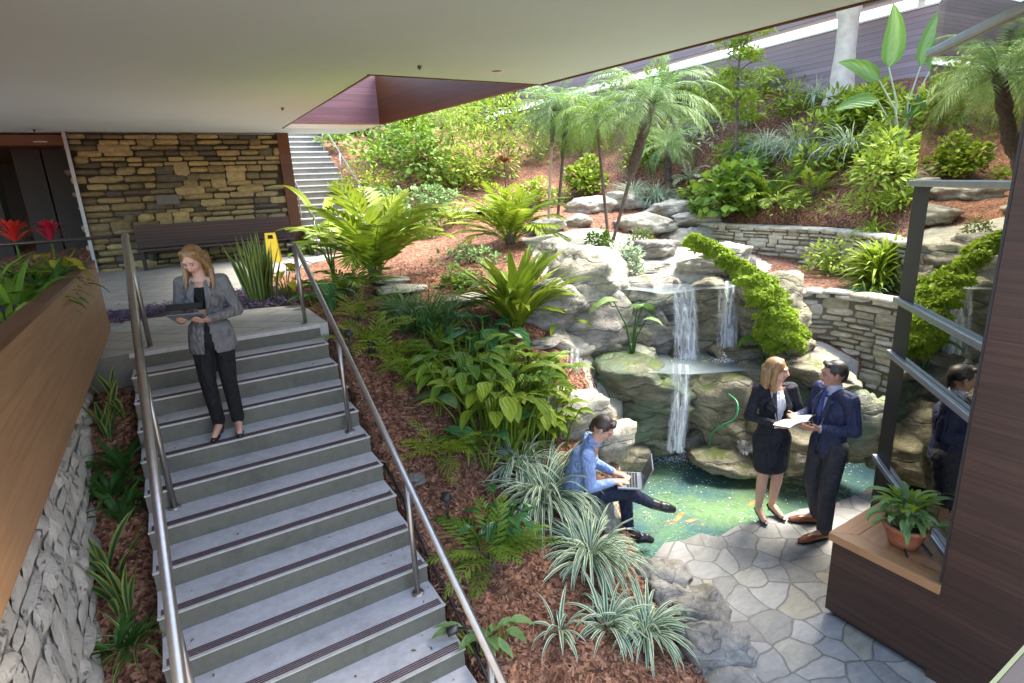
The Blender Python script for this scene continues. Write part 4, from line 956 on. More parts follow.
def frond(mb, p, az, L, e0, droop, r, n=18, ll=.22, lw=.022, hang=.3, ang=1.0, start=.15, segl=2, var=None, stem=.008):
    v0 = r.random() if var is None else var; q = Vector(p); e = e0; h = Vector((cos(az), sin(az), 0)); side = Vector((-sin(az), cos(az), 0)); st = L/n; path = []
    for i in range(n+1):
        t = i/n; d = h*cos(e)+UP*sin(e); up = -h*sin(e)+UP*cos(e); path.append((q.copy(), t))
        if t >= start:
            k = (t-start)/(1-start); l = ll*(.35+.65*sin(pi*min(1, k*.85+.15)))*(1 if k < .8 else 1-(k-.8)*2.2)
            for s in (-1, 1):
                a = ang*(1-.45*k)+r.gauss(0,.06); dd = (d*cos(a)+side*(s*sin(a))+up*r.uniform(-.02,.12)).normalized()
                b = len(mb.v); v = min(1, max(0, v0+r.gauss(0,.15))); m = q+dd*(l*.5)-UP*(hang*l*.12); tp = q+dd*l-UP*(hang*l*.55); wv = d*(lw*.5)
                mb.vert(q, (v,0,0)); mb.vert(m+wv, (v,1,.5)); mb.vert(tp, (v,.5,1)); mb.vert(m-wv, (v,1,.5)); mb.f.append((b,b+1,b+2,b+3))
        q = q+d*st; e -= droop/n*(1+.8*t)
    pts = [x for x, t in path][::max(1, n//6)]
    if stem: mb.tube(pts, [stem*(1-.75*i/max(1,len(pts)-1)) for i in range(len(pts))], 4, (v0,0,.2), False)
def leaf(mb, p, d, up, L, w, v, fold=.2, curl=.15):
    """ovate leaf of six points on a direction d"""
    d = d.normalized(); s = d.cross(up); s = s.normalized() if s.length > .01 else Vector((1,0,0)); n = s.cross(d); b = len(mb.v)
    for t, ww in ((0,.0),(.3,.95),(.65,.8),(1,0)):
        c = p+d*(L*t)-n*(curl*L*t*t)
        if ww == 0: mb.vert(c, (v,0,t))
        else: mb.vert(c+s*(w*ww/2)+n*(fold*w*.4), (v,1,t)); mb.vert(c, (v,0,t)); mb.vert(c-s*(w*ww/2)+n*(fold*w*.4), (v,1,t))
    mb.f += [(b,b+1,b+2),(b,b+2,b+3),(b+1,b+4,b+5,b+2),(b+2,b+5,b+6,b+3),(b+4,b+7,b+5),(b+5,b+7,b+6)]
def bush(mb, c, rad, n, L, w, r, lumps=7, upb=.5, inner=.35, up_only=True):
    c = Vector(c); cl = []
    for _ in range(lumps):
        a = r.uniform(0, 2*pi); z = r.uniform(-.1 if up_only else -.8, .85); h = sqrt(max(0, 1-z*z))*r.uniform(.35,.8)
        cl.append((Vector((cos(a)*h*rad[0], sin(a)*h*rad[1], z*rad[2]*.75)), r.uniform(.32,.55), r.gauss(0,.18)))
    for _ in range(n):
        o, s, dv = cl[r.randrange(lumps)]; a = r.uniform(0,2*pi); z = r.uniform(-.6,1); h = sqrt(1-z*z); k = r.uniform(inner,1)**.5
        nrm = Vector((cos(a)*h, sin(a)*h, z)); p = c+o+Vector((nrm.x*rad[0], nrm.y*rad[1], nrm.z*rad[2]))*s*k
        if up_only and p.z < c.z-.02: continue
        d = (nrm+Vector((r.uniform(-.7,.7), r.uniform(-.7,.7), r.uniform(-.6,.5)))).normalized()
        leaf(mb, p, d, (UP*upb*2+nrm+Vector((r.uniform(-.5,.5), r.uniform(-.5,.5), 0))).normalized(), L*r.uniform(.6,1.2), w*r.uniform(.7,1.2), min(1, max(0, .5+dv+r.gauss(0,.2))))
def bigleaf(mb, mbs, base, az, H, L, w, r, lean=.3, tilt=.5, heart=True, var=None, segs=6, ripple=.04, face=None, curl=.22):
    """long stalk with one broad blade (taro, banana, philodendron)"""
    h = Vector((cos(az), sin(az), 0)); base = Vector(base); top = base+h*(lean*H)+UP*H; mid = base.lerp(top, .5)+UP*(.08*H)-h*(.06*H)
    mbs.tube([base, mid, top], [.012*(.5+H), .009*(.5+H), .006*(.5+H)], 6, (.6,0,.2), False)
    v = r.random() if var is None else var; e = tilt; side = Vector((-sin(az), cos(az), 0)); q = top.copy(); rows = []; st = L/segs; sh = 4
    if heart: q = q-(h*cos(e)+UP*sin(e))*L*.18
    b = len(mb.v)
    for i in range(segs+1):
        t = i/segs; ww = w*(sin(pi*min(1, t**.62))**.75 if 0 < t < 1 else .02); up = -h*sin(e)+UP*cos(e)
        if face is not None: dv = h*cos(e)+UP*sin(e); side = dv.cross(face).normalized(); up = side.cross(dv)
        for j in range(-sh, sh+1):
            u = j/sh; q2 = q+side*(u*ww/2)+up*(abs(u)*ww*.13-ripple*ww*(1 if (i+j) % 2 else 0)); mb.vert(q2, (v, abs(u), t))
        q = q+(h*cos(e)+UP*sin(e))*st; e -= curl
    n = 2*sh+1
    for i in range(segs):
        for j in range(2*sh): a = b+i*n+j; mb.face(a, a+1, a+n+1, a+n)

def plant(name, label, cat, pos, parts, group=None, rz=0):
    """parts: list of (part name, MB, material). One mesh when there is only one"""
    if len(parts) == 1:
        o = obj(name, parts[0][1], parts[0][2], None, False, pos); o.rotation_euler = (0,0,rz)
    else:
        o = empty(name, pos, rz)
        for nm, mb, mt in parts: obj(nm, mb, mt, o, nm in ('trunk','stem','stalk'))
    tag(o, label, cat, group); return o
def P(px, py): return place(px, py)

# ---- big arching frond plant by the top of the stairs
def arch_palm(pos, s, seed, mat, nf, n_leaflet=20, ll=.34, lw=.055, e=(.75,1.35), droop=(1.2,2.2), name='fan_fern', label='', cat='plant', hang=.3, ang=.95):
    r = random.Random(seed); mb = MB()
    for i in range(nf):
        az = i*2.399+r.uniform(-.2,.2); frond(mb, (r.uniform(-.05,.05), r.uniform(-.05,.05), .02), az, s*r.uniform(.75,1.1), r.uniform(*e), r.uniform(*droop)*.62, r, n_leaflet, ll*s, lw*s, hang, ang, .22, stem=.009*s)
    st = MB(); st.lathe([(.0,.16*s),(.06*s,.12*s),(.07*s,0),(.06*s,-.1)], 8)
    return plant(name, label, cat, pos, [('foliage', mb, LM[mat]), ('stem', st, BOOT)])
arch_palm(P(376,282), 1.65, 21, 'lime', 21, 18, .32, .075, (1.0,1.55), (1.0,2.1), 'large_fern', 'huge bright fern with arching fronds beside the top of the right handrail', 'fern')
arch_palm(P(350,296), .8, 22, 'green', 12, 16, .34, .06, (.4,1.2), (1.0,2.0), 'large_fern', 'smaller mid green fern at the left foot of the huge arching fern', 'fern')
# its tall lance leaves rising before the far steps
r = random.Random(5); mb = MB(); mbs = MB()
b0 = P(335,290)
for az, H, L, w, tl in ((2.2,1.15,.95,.16,1.15),(2.9,.75,.7,.15,.9),(1.2,1.0,.85,.15,1.1),(.3,.8,.8,.14,.8),(3.6,.55,.6,.14,.7),(1.7,.6,.7,.14,1.2)):
    bigleaf(mb, mbs, (0,0,0), az, H, L, w, r, .22, tl, False, segs=7)
plant('lance_leaf_plant', 'tall plant with upright lance leaves in front of the far steps', 'plant', b0, [('foliage', mb, LM['lime']), ('stem', mbs, LM['green'])])
# broad glossy leaves right of the handrail head
r = random.Random(6)
def leafy_clump(px, py, n, H, L, w, mat, seed, label, name='leafy_plant', spread=.3, cat='plant', tilt=(.1,.9), pos=None):
    r = random.Random(seed); mb = MB(); ms = MB()
    for i in range(n):
        az = i*2.399+r.uniform(-.3,.3); d = r.uniform(0, spread); bigleaf(mb, ms, (cos(az)*d, sin(az)*d, 0), az, H*r.uniform(.45,1.1), L*r.uniform(.7,1.15), w*r.uniform(.7,1.15), r, r.uniform(.1,.6), r.uniform(*tilt)-.3, True, segs=5)
    return plant(name, label, cat, pos or P(px, py), [('foliage', mb, LM[mat]), ('stalk', ms, LM['green'])])
leafy_clump(315,262, 34, .55, .26, .17, 'green', 31, 'leafy green shrub directly behind the right handrail head', spread=.45)
leafy_clump(330,305, 16, .30, .30, .17, 'gloss', 32, 'low glossy leaves on the mulch just right of the top handrail posts', spread=.25)
leafy_clump(500,425, 96, .6, .30, .15, 'lime', 33, 'wide clump of broad lime leaves above the striped grasses', spread=.55, tilt=(.0,1.1))
leafy_clump(466,392, 80, .5, .28, .13, 'green', 34, 'broad mid green leaf clump left of the cream boulder', spread=.5)
leafy_clump(525,400, 56, .45, .28, .14, 'green', 35, 'leafy clump touching the cream boulder above the seated man', spread=.4)
leafy_clump(540,440, 50, .42, .27, .11, 'lime', 331, 'lime leaf clump just behind the largest striped grass', spread=.35)
leafy_clump(483,352, 18, .38, .40, .20, 'gloss', 332, 'glossy leaves between dark grass and the cliff', spread=.35)
leafy_clump(486,470, 3, .42, .42, .26, 'gloss', 36, 'single big heart leaf standing in the mulch above the fern clump', name='taro_plant', spread=.04, tilt=(.6,1.1))
leafy_clump(437,415, 3, .22, .34, .28, 'blue', 37, 'pale grey-green round leaves lying low on the mulch', name='taro_plant', spread=.05, tilt=(.3,.4))
leafy_clump(405,330, 12, .25, .22, .12, 'blue', 371, 'small bluish leaves under the dark grass', spread=.15)
# bright cycad and strap plant
arch_palm(P(510,244), 1.4, 41, 'lime', 30, 20, .26, .055, (.5,1.5), (.9,2.0), 'cycad', 'bright yellow green cycad behind the pale slab and strap plant', 'cycad')
r = random.Random(42); mb = MB(); tuft(mb, (0,0,0), 100, 1.2, .12, r, (.8,1.55), (.4,1.5), .12, 7, .55, .25)
plant('strap_leaf_plant', 'bright green birdnest plant with broad strap leaves left of the cliff top', 'fern', P(517,325), [('foliage', mb, LM['lime'])])
r = random.Random(421); mb = MB(); tuft(mb, (0,0,0), 26, .6, .10, r, (.2,1.2), (.6,1.7), .08, 6, .55, .25)
plant('strap_leaf_plant', 'lime strap leaves spilling over the cliff edge left of the first rocks', 'fern', P(560,322), [('foliage', mb, LM['lime'])])
for px, py, n, L, w, sd, mt, lab in ((470,450,40,.5,.03,425,'green','grassy strap tuft below the broad lime leaf clump'),(515,455,30,.45,.05,426,'yellow','yellow-green strap tuft between leaf clump and striped grass'),(440,350,34,.5,.06,427,'lime','lime strap tuft on the mulch left of the glossy leaves'),(545,375,40,.45,.03,428,'yellow','wispy yellow-green grass by the cream boulder')):
    r = random.Random(sd); mb = MB(); tuft(mb, (0,0,0), n, L, w, r, (.5,1.5), (.6,2.0), .1, 6, .4, .3); plant('strap_leaf_plant', lab, 'plant', P(px, py), [('foliage', mb, LM[mt])])
# dark fine grass
for i, (px, py, L, lab) in enumerate([(425,335,.85,'dark green fine grass clump in front of the pale slab'),(448,325,.75,'dark blue-green grass clump right of the taller grass clump'),(408,318,.6,'small dark grass at the left end of the grass clumps')]):
    r = random.Random(50+i); mb = MB(); tuft(mb, (0,0,0), 170, L, .016, r, (.6,1.5), (.8,2.3), .16, 5, .2)
    plant('ornamental_grass', lab, 'grass', P(px, py), [('foliage', mb, LM['deep' if i == 0 else 'blue'])])
# small ferny clumps on the mulch
for i, (px, py, s, mat, lab) in enumerate([(372,352,.62,'lime','small fern beside the path light near the stair top'),(392,362,.5,'lime','small fern right of the path light fern'),(412,388,.55,'lime','sparse fern on the mulch below the dark grass'),
    (444,462,.5,'lime','sparse weedy fern left of the big heart leaf'),(360,320,.42,'lime','small bright fern above the path light'),(430,372,.4,'lime','small fern clump in front of the leafy clump'),(392,310,.36,'green','tiny fern at the base of the huge fern')]):
    arch_palm(P(px, py), s, 60+i, mat, 16, 12, .24, .05, (.5,1.35), (.8,2.0), 'small_fern', lab, 'fern')
# striped grasses in the foreground
def striped(px, py, n, L, w, seed, lab, mat='stripe', spread=.06, e=(.55,1.45), droop=(1.1,2.7)):
    r = random.Random(seed); mb = MB(); tuft(mb, (0,0,0), int(n*1.3), L*1.15, w*1.2, r, e, droop, spread, 7, .3, .35)
    return plant('striped_grass', lab, 'grass', P(px, py), [('foliage', mb, LM[mat])])
striped(545,500,130,.66,.026,71,'largest pale striped grass left of the seated man',spread=.16)
striped(520,470,70,.5,.024,72,'striped grass behind and left of the largest one',spread=.1)
striped(590,560,110,.62,.028,73,'striped grass arching towards the seated man\'s shoe',spread=.08)
striped(568,500,60,.5,.026,731,'striped grass squeezed between the two large ones',spread=.08)
striped(645,636,80,.46,.028,74,'striped grass beside the grey patio boulders, rightmost of the front row')
striped(607,628,34,.42,.026,75,'narrow striped grass left of the rightmost front tuft')
striped(560,632,16,.32,.024,76,'small thin striped tuft alone on the mulch')
# fern clump with dry leaves
arch_palm(P(492,568), .62, 77, 'green', 22, 14, .22, .06, (.4,1.3), (.9,2.1), 'fern_clump', 'mid green fern clump in the mulch with dry leaves', 'fern')
leafy_clump(505,545, 20, .32, .20, .10, 'gloss', 78, 'glossy leaflets mixed behind the fern clump', spread=.25)
r = random.Random(79); mb = MB(); tuft(mb, (0,0,0), 14, .4, .04, r, (.1,.8), (.8,1.6), .1, 5, .5)
plant('leafy_plant', 'wispy yellow-green sprig at the left of the fern clump', 'plant', P(462,540), [('foliage', mb, LM['dry'])])
leafy_clump(486,655, 14, .22, .22, .09, 'blue', 80, 'small grey-green plant beside the handrail at the bottom', spread=.12)
# dry fallen leaves lying on the mulch
r = random.Random(81); mb = MB()
for i in range(70):
    px, py = r.uniform(380,640), r.uniform(440,680); p = P(px, py)
    if p.x < XR+.05: continue
    a = r.uniform(0, 2*pi); leaf(mb, p+Vector((0,0,.02)), Vector((cos(a), sin(a), .1)), UP, r.uniform(.05,.12), r.uniform(.02,.04), r.random())
for i in range(60):
    x = r.choice([r.uniform(XL+.02, XL+.25), r.uniform(XR-.3, XR-.02), r.uniform(XL, XR)]); y = r.uniform(2.3, 6.2); k = math.ceil((Y0-y)/TR); a = r.uniform(0, 2*pi)
    leaf(mb, Vector((x, y, ZL-RI*k+.006)), Vector((cos(a), sin(a), .08)), UP, r.uniform(.015,.05), r.uniform(.008,.02), r.random())
o = obj('fallen_leaves', mb, LM['dry']); tag(o, 'dry brown leaves scattered on the mulch and steps', 'leaves', kind='stuff')

# ---- ground cover mounds and shrubs on the banks
def mound(px, py, w, h, n, L, lw, mat, seed, lab, name='shrub', cat='shrub', lift=0, pos=None, inner=.35, depth=1.0, stem=False, lumps=9):
    r = random.Random(seed); p = pos or P(px, py); k = p.length/FPX; mb = MB(); rx = w*k/2*1.15; rz_ = h*k*1.1; n = int(n*1.35)
    bush(mb, (0,0,lift), (rx, rx*depth, rz_*.95), n, L, lw, r, lumps, inner=inner)
    parts = [('foliage', mb, LM[mat])]
    if stem or lift:
        ms = MB()
        for i in range(3): a = i*2.1; ms.tube([(0,0,-.05),(cos(a)*rx*.2, sin(a)*rx*.2, (lift+rz_*.4))], [.02,.008], 6)
        parts.append(('stem', ms, BARK))
    return plant(name, lab, cat, p, parts)
BU = [
 (405,185,90,66,1100,.17,.11,'green','broad leaved bush on the bank behind the huge fern'),
 (395,222,60,30,500,.14,.09,'blue','low bluish ground cover below the broad leaved bush'),
 (335,150,36,22,300,.14,.10,'green','dark bush just right of the far upper handrail'),
 (440,210,50,22,400,.13,.07,'blue','low bluish mat behind the cycad'),
 (445,165,90,80,1500,.20,.05,'yellow','tall yellow-green bush under the brown beam, left one'),
 (487,178,70,86,1500,.20,.05,'yellow','tall yellow-green bush under the brown beam, right one'),
 (520,165,60,60,900,.18,.06,'lime','lime bush left of the double palm crown'),
 (460,190,60,36,700,.16,.08,'lime','rounded lime bush at the foot of the tall yellow bushes'),
 (582,192,44,32,700,.14,.12,'lime','round leaf mound behind the dark palm stem'),
 (540,205,50,26,500,.12,.09,'lime','round leaf mound at the left of the double palm foot'),
 (638,170,40,34,600,.13,.08,'lime','lime mound between the leaning palm and the small palm'),
 (736,212,78,46,1300,.19,.17,'green','big round leaf mound above the upper stone wall'),
 (700,205,40,26,500,.17,.15,'lime','bright round leaf mound left of the big round leaf mound'),
 (775,118,60,22,800,.18,.05,'lime','feathery lime shrub near the top of the bank, middle'),
 (712,125,50,34,500,.18,.05,'lime','feathery shrub below the mauve siding, left'),
 (690,150,44,30,400,.16,.06,'silver','silvery shrub left of the slim tree'),
 (832,142,70,20,600,.18,.05,'yellow','yellow-green shrub left of the banana plant'),
 (850,122,50,22,700,.18,.06,'lime','lime shrub between white tree and banana plant'),
 (892,186,76,38,1500,.15,.06,'yellow','large airy yellow-green shrub below the banana plant'),
 (925,125,50,30,500,.18,.06,'yellow','yellow shrub behind the banana plant next to the glass'),
 (868,165,44,30,500,.15,.05,'lime','small lime shrub left of the large airy shrub'),
 (812,176,60,24,600,.16,.05,'lime','soft lime shrub to the right of the two ferns'),
 (800,215,40,22,300,.12,.03,'yellow','low yellow trailing shrub on bare mulch'),
 (868,215,60,18,400,.12,.03,'yellow','low yellow trailing strip climbing the bank'),
 (905,205,40,26,400,.14,.05,'yellow','small yellow shrub beside the glass edge'),
 (833,275,60,30,700,.10,.04,'yellow','sprawling yellowish plant left of the spiky bush on the terrace'),
 (625,275,40,30,500,.10,.035,'stripe','variegated tuft sitting on rocks at the head of the stream'),
 (598,246,22,14,200,.08,.05,'green','small dark green plant left of the leaning palm foot'),
 (640,242,26,14,220,.08,.03,'olive','small olive tuft right of the leaning palm foot'),
 (560,410,30,22,300,.09,.03,'yellow','thin yellow-green bush over the thin left waterfall'),
 (655,130,50,60,700,.2,.06,'yellow','yellow bush under the mauve wall, behind the leaning palm crown'),
 (600,130,60,50,700,.2,.06,'lime','lime bush at the back between the palm crowns'),
 (560,150,50,50,700,.2,.06,'yellow','yellow-green bush at the back behind the double palm'),
 (525,120,60,50,800,.22,.07,'lime','bright bush at the back below the canopy tip'),
 (368,205,60,34,700,.13,.05,'lime','low lime shrub on the mulch bank right of the far handrail'),
 (380,165,60,40,700,.15,.10,'green','dark leafy bush against the brown beam\'s left end'),
 (735,165,40,24,350,.15,.05,'yellow','low yellow shrub at the foot of the slim tree'),
 (660,165,40,30,400,.14,.06,'lime','lime shrub behind the short palm'),
 (742,160,30,16,400,.14,.05,'yellow','small yellow-green shrub just right of the slim tree stem'),
 (720,100,60,26,500,.18,.05,'lime','lime shrubs right below the mauve siding, left of the slim tree'),
 (770,95,50,20,400,.18,.05,'yellow','yellow shrub under the mauve siding between slim tree and white tree'),
 (880,120,60,26,600,.18,.06,'lime','lime shrub hugging the foot of the banana plant'),
 (500,215,40,24,400,.12,.05,'lime','small lime shrub behind the cycad, left of the double palm'),
 (425,235,40,22,300,.12,.05,'green','small green shrub on the mulch between the huge fern and the cycad'),
 (590,150,50,40,600,.2,.06,'lime','lime bush between the double palm and the slim dark palm'),
 (470,265,60,18,400,.10,.04,'blue','low bluish ground cover in front of the cycad'),
 (455,290,50,20,400,.10,.05,'green','low green ground cover above the dark grass'),
]
for i, (px, py, w, h, n, L, lw, mat, lab) in enumerate(BU): mound(px, py, w, h, n, L, lw, mat, 500+i, lab)
# far back filler shrubs along the top of the left bank
for i, (px, py, w, h, mat, lab) in enumerate([(400,140,60,40,'lime','back shrub beneath the left end of the brown beam'),(470,130,90,50,'green','dark back shrub behind the yellow bushes'),(540,110,90,50,'lime','back shrub behind the lime bush'),(620,105,90,40,'green','dark back shrub behind the palm crowns'),(350,135,50,24,'deep','dark shrub at the top of the far steps')]):
    mound(px, py, w, h, 900, .26, .12, mat, 560+i, lab)
# grass-like silver tufts
def tufts(px, py, L, n, mat, seed, lab, w=.022, name='ornamental_grass', e=(.5,1.45), droop=(1,2.5), spread=.12, segs=5):
    r = random.Random(seed); mb = MB(); tuft(mb, (0,0,0), n, L, w, r, e, droop, spread, segs, .25)
    return plant(name, lab, 'grass', P(px, py), [('foliage', mb, LM[mat])])
for i, (px, py, L, n, mat, lab) in enumerate([
 (632,200,.95,190,'silver','silvery grass clump at the left of the row behind the stream'),(655,205,.95,190,'silver','silvery grass clump in the middle of the row behind the stream'),(680,206,.9,190,'silver','silvery grass clump at the right of the row behind the stream'),
 (765,158,1.15,230,'silver','silver grass dome above the twin ferns, left one'),(795,160,1.2,230,'silver','silver grass dome above the twin ferns, right one'),(850,158,1.1,210,'silver','silver grass dome beside the large airy shrub'),
 (815,104,.9,140,'silver','silver grass at the foot of the white tree, left'),(700,125,.8,110,'silver','silver grass under the mauve siding far left'),(745,128,.8,120,'silver','silver grass directly behind the slim tree'),
 (668,120,1.0,130,'silver','silver grass behind the small palm crown'),(870,250,.5,60,'lime','short lime grass on top of the upper wall')]):
    tufts(px, py, L, n, mat, 600+i, lab)
# spiky terrace bush
r = random.Random(640); mb = MB()
for k in range(9):
    a = r.uniform(0,2*pi); d = r.uniform(0,.35); tuft(mb, (cos(a)*d, sin(a)*d, r.uniform(0,.35)), 60, .62, .045, r, (.3,1.45), (.5,1.6), .06, 4, .4)
plant('spiky_shrub', 'large spiky bright green shrub on the terrace between the two stone walls', 'shrub', P(878,287), [('foliage', mb, LM['lime'])])
tufts(866,298,.42,70,'blue',641,'small blue-green rosette in front of the spiky terrace shrub', .035)
tufts(905,293,.40,60,'blue',642,'small blue-green rosette next to the glass on the terrace', .035)
# ferns on the right bank
for i, (px, py, s, mat, nf, lab) in enumerate([(772,205,1.15,'lime',20,'arching lime fern right of the big round leaf mound'),(812,196,.9,'lime',18,'second arching fern further right on the bank'),(690,185,.8,'silver',16,'pale fern left of the slim tree'),(520,215,.6,'lime',14,'small fern at the foot of the double palm'),
   (455,225,.8,'lime',16,'fern standing on the dark slab behind the cycad'),(700,92,1.2,'lime',16,'palm-like fern at the top of the bank, far left'),(415,165,1.0,'lime',14,'fern with long fronds under the left end of the beam')]):
    arch_palm(P(px, py), s, 650+i, mat, nf, 18, .24, .05, (.3,1.4), (.9,2.1), 'bank_fern', lab, 'fern')
# ti plants with bronze leaves
for i, (px, py, lab) in enumerate([(505,190,'bronze leaved ti plant right of the yellow bushes'),(430,190,'bronze leaved ti plant under the beam')]):
    r = random.Random(670+i); mb = MB(); tuft(mb, (0,0,.75), 26, .55, .10, r, (.3,1.4), (.6,1.8), .04, 5, .5); ms = MB(); ms.tube([(0,0,0),(.03,0,.4),(0,0,.8)], [.02,.016,.014], 6)
    plant('ti_plant', lab, 'plant', P(px, py), [('foliage', mb, LM['ti']), ('stem', ms, BARK)])

# ---- palms
def palm(base_px, top_px, seed, lab, r0=.045, r1=.04, nf=34, L=1.0, rough_from=.6, mat='blue', bend=.05, crown_n=26, ll=.24, D=None, fat=1.7, base=None):
    b = base or P(*base_px); d = ray(*top_px); hD = sqrt(b.x**2+b.y**2); t = at_dist(top_px[0], top_px[1], hD); t = Vector(t)-b; root = empty('palm_tree', b); tag(root, lab, 'palm tree')
    r = random.Random(seed); mid = t*.5+Vector((t.y, -t.x, 0)).normalized()*bend if t.xy.length > .01 else t*.5+Vector((bend,0,0))
    pts = []; rr = []; n = 26
    for i in range(n+1):
        u = i/n; q = (mid*2*u*(1-u)*1.0)+t*u*u+Vector((0,0,0))*(1-u)**2; q = Vector((0,0,0))*(1-u)**2+mid*(2*u*(1-u))+t*u*u
        pts.append(q); rad = r0+(r1-r0)*u
        if u > rough_from: rad = r1*fat*(.8+.25*((i*7919) % 5)/4)
        rr.append(rad*(1+.06*sin(i*2.1)))
    k = int(n*rough_from)
    mb = MB(); mb.tube([(0,0,-.15)]+pts[:k+2], [r0*1.3]+rr[:k+2], 10); obj('trunk', mb, BARKP if 'pale' in lab else BARK, root, True)
    mb = MB(); mb.tube(pts[k:], rr[k:], 10)
    for i in range(k, n+1):
        for j in range(7):
            a = j*.9+i*1.7; dv = Vector((cos(a), sin(a), .55)); mb.add([pts[i]+dv*rr[i]*.7+Vector((-sin(a),cos(a),0))*.02, pts[i]+dv*rr[i]*.7-Vector((-sin(a),cos(a),0))*.02, pts[i]+dv*(rr[i]*1.6)+Vector((0,0,.05))], [(0,1,2)])
    obj('boots', mb, BOOT, root, False)
    mb = MB()
    nf = int(nf*1.3)
    for i in range(nf):
        az = i*2.399+r.uniform(-.15,.15); u = i/nf; e = 1.35-1.5*u+r.uniform(-.15,.15)
        frond(mb, t, az, L*1.2*r.uniform(.85,1.1), e, r.uniform(1.0,1.7), r, int(crown_n*1.3), ll*L, .017, .55, 1.0, .12, stem=.006)
    obj('crown', mb, LM[mat], root); return root
palm((548,222),(553,112),701,'pale stemmed palm, left one of the double palm',.032,.03,30,1.0,.72,'blue',.10)
palm((557,224),(566,116),702,'darker stemmed palm, right one of the double palm',.036,.034,34,1.05,.62,'blue',.10)
palm((608,238),(596,118),703,'slim dark palm whose stem stands left of the leaning palm',.034,.03,28,.95,.93,'green',.04)
palm((612,243),(650,106),704,'leaning palm with thick rough upper trunk in the middle of the garden',.030,.04,40,1.15,.50,'blue',.05,fat=2.5)
palm((668,200),(667,148),705,'short palm in front of the silver grass',.06,.06,26,.9,.35,'blue',.02)
palm((735,240),(728,128),706,'x',.03,.025,1,.2,.99,'lime',.0) if False else None

# slim tree with layered light foliage
b = P(733,186); top = at_dist(739,50,sqrt(b.x**2+b.y**2)) if False else None
root = empty('slim_tree', b); tag(root, 'slim young tree with layered lime foliage in front of the mauve siding', 'tree'); k = b.length/FPX; H = 150*k
mb = MB(); tp = [(0,0,-.1),(.02,0,H*.3),(-.02,.03,H*.6),(.03,0,H*.9)]; mb.tube(tp, [.045,.035,.028,.012], 8); r = random.Random(710)
for i in range(11): a = i*2.4; z = H*(.38+.05*i); mb.tube([(0,0,z),(cos(a)*.45, sin(a)*.45, z+.3)], [.014,.006], 5)
obj('trunk', mb, BARK, root, True); mb = MB()
for i in range(16):
    a = i*2.4; z = H*(.36+.042*i); rr_ = .75*(1-.03*i); c = (cos(a)*rr_*.55, sin(a)*rr_*.55, z+.1)
    bush(mb, c, (.42,.42,.16), 190, .11, .05, r, 4, up_only=False)
for i in range(14): frond(mb, (cos(i*2.4)*.1, sin(i*2.4)*.1, H*(.5+.03*i)), i*2.4, .8, .5, 1.1, r, 14, .16, .04)
obj('crown', mb, LM['yellow'], root)
# small bushy tree right of the leaning palm (yellow palm leaves at the top)
arch_palm(P(668,112), 1.5, 712, 'yellow', 18, 18, .28, .07, (.3,1.3), (.8,1.8), 'bank_palm', 'yellow-green broad palm at the top of the bank under the canopy edge', 'palm')
# white barked gum tree
b = P(838,108); k = b.length/FPX; root = empty('gum_tree', b); tag(root, 'stout white barked tree trunk in front of the mauve building', 'tree')
mb = MB(); mb.tube([(0,0,-.4),(0,0,.1),(.03,0,.5),(.05,0,1.1),(.06,.0,1.7),(.02,0,2.0)], [.42,.33,.24,.20,.20,.27], 16)
for a, L in ((0,.8),(1.4,.9),(2.6,.8),(3.7,.9),(5.0,.8)): mb.tube([(.02,0,1.9),(cos(a)*.3, sin(a)*.3, 2.3),(cos(a)*L, sin(a)*L, 3.2)], [.16,.11,.05], 8)
obj('trunk', mb, BARKP, root, True); mb = MB(); r = random.Random(715)
bush(mb, (0,0,2.25), (.5,.5,.35), 600, .12, .05, r, 8, up_only=False); bush(mb, (0,0,4.0), (1.7,1.7,1.2), 2200, .16, .06, r, 12, up_only=False); obj('crown', mb, LM['olive'], root)
# banana / bird of paradise
b = P(898,150); r = random.Random(720); mb = MB(); ms = MB()
Rv = Vector((.852,-.521,0))  # screen right on the ground
for sx, H, L, w, tl, ln in ((-1,1.35,1.0,.34,1.75,.22),(-1,1.15,.8,.28,.65,.45),(1,1.25,1.25,.32,1.25,.25),(.6,1.35,1.15,.26,1.4,.12),(-1,.85,.75,.26,.05,.5),(1,.6,.7,.26,.9,.3),(.2,.5,.6,.24,1.2,.2)):
    az = atan2(Rv.y*sx, Rv.x*sx)+r.uniform(-.25,.25); bigleaf(mb, ms, (r.uniform(-.08,.08), r.uniform(-.08,.08), 0), az, H, L, w, r, ln, tl, False, segs=9, ripple=.03, face=Vector((-.85,-.5,.25)), curl=.06)
plant('banana_plant', 'tall banana-like plant with big paddle leaves near the glass edge', 'plant', b, [('foliage', mb, LM['banana']), ('stem', ms, LM['silver'])])
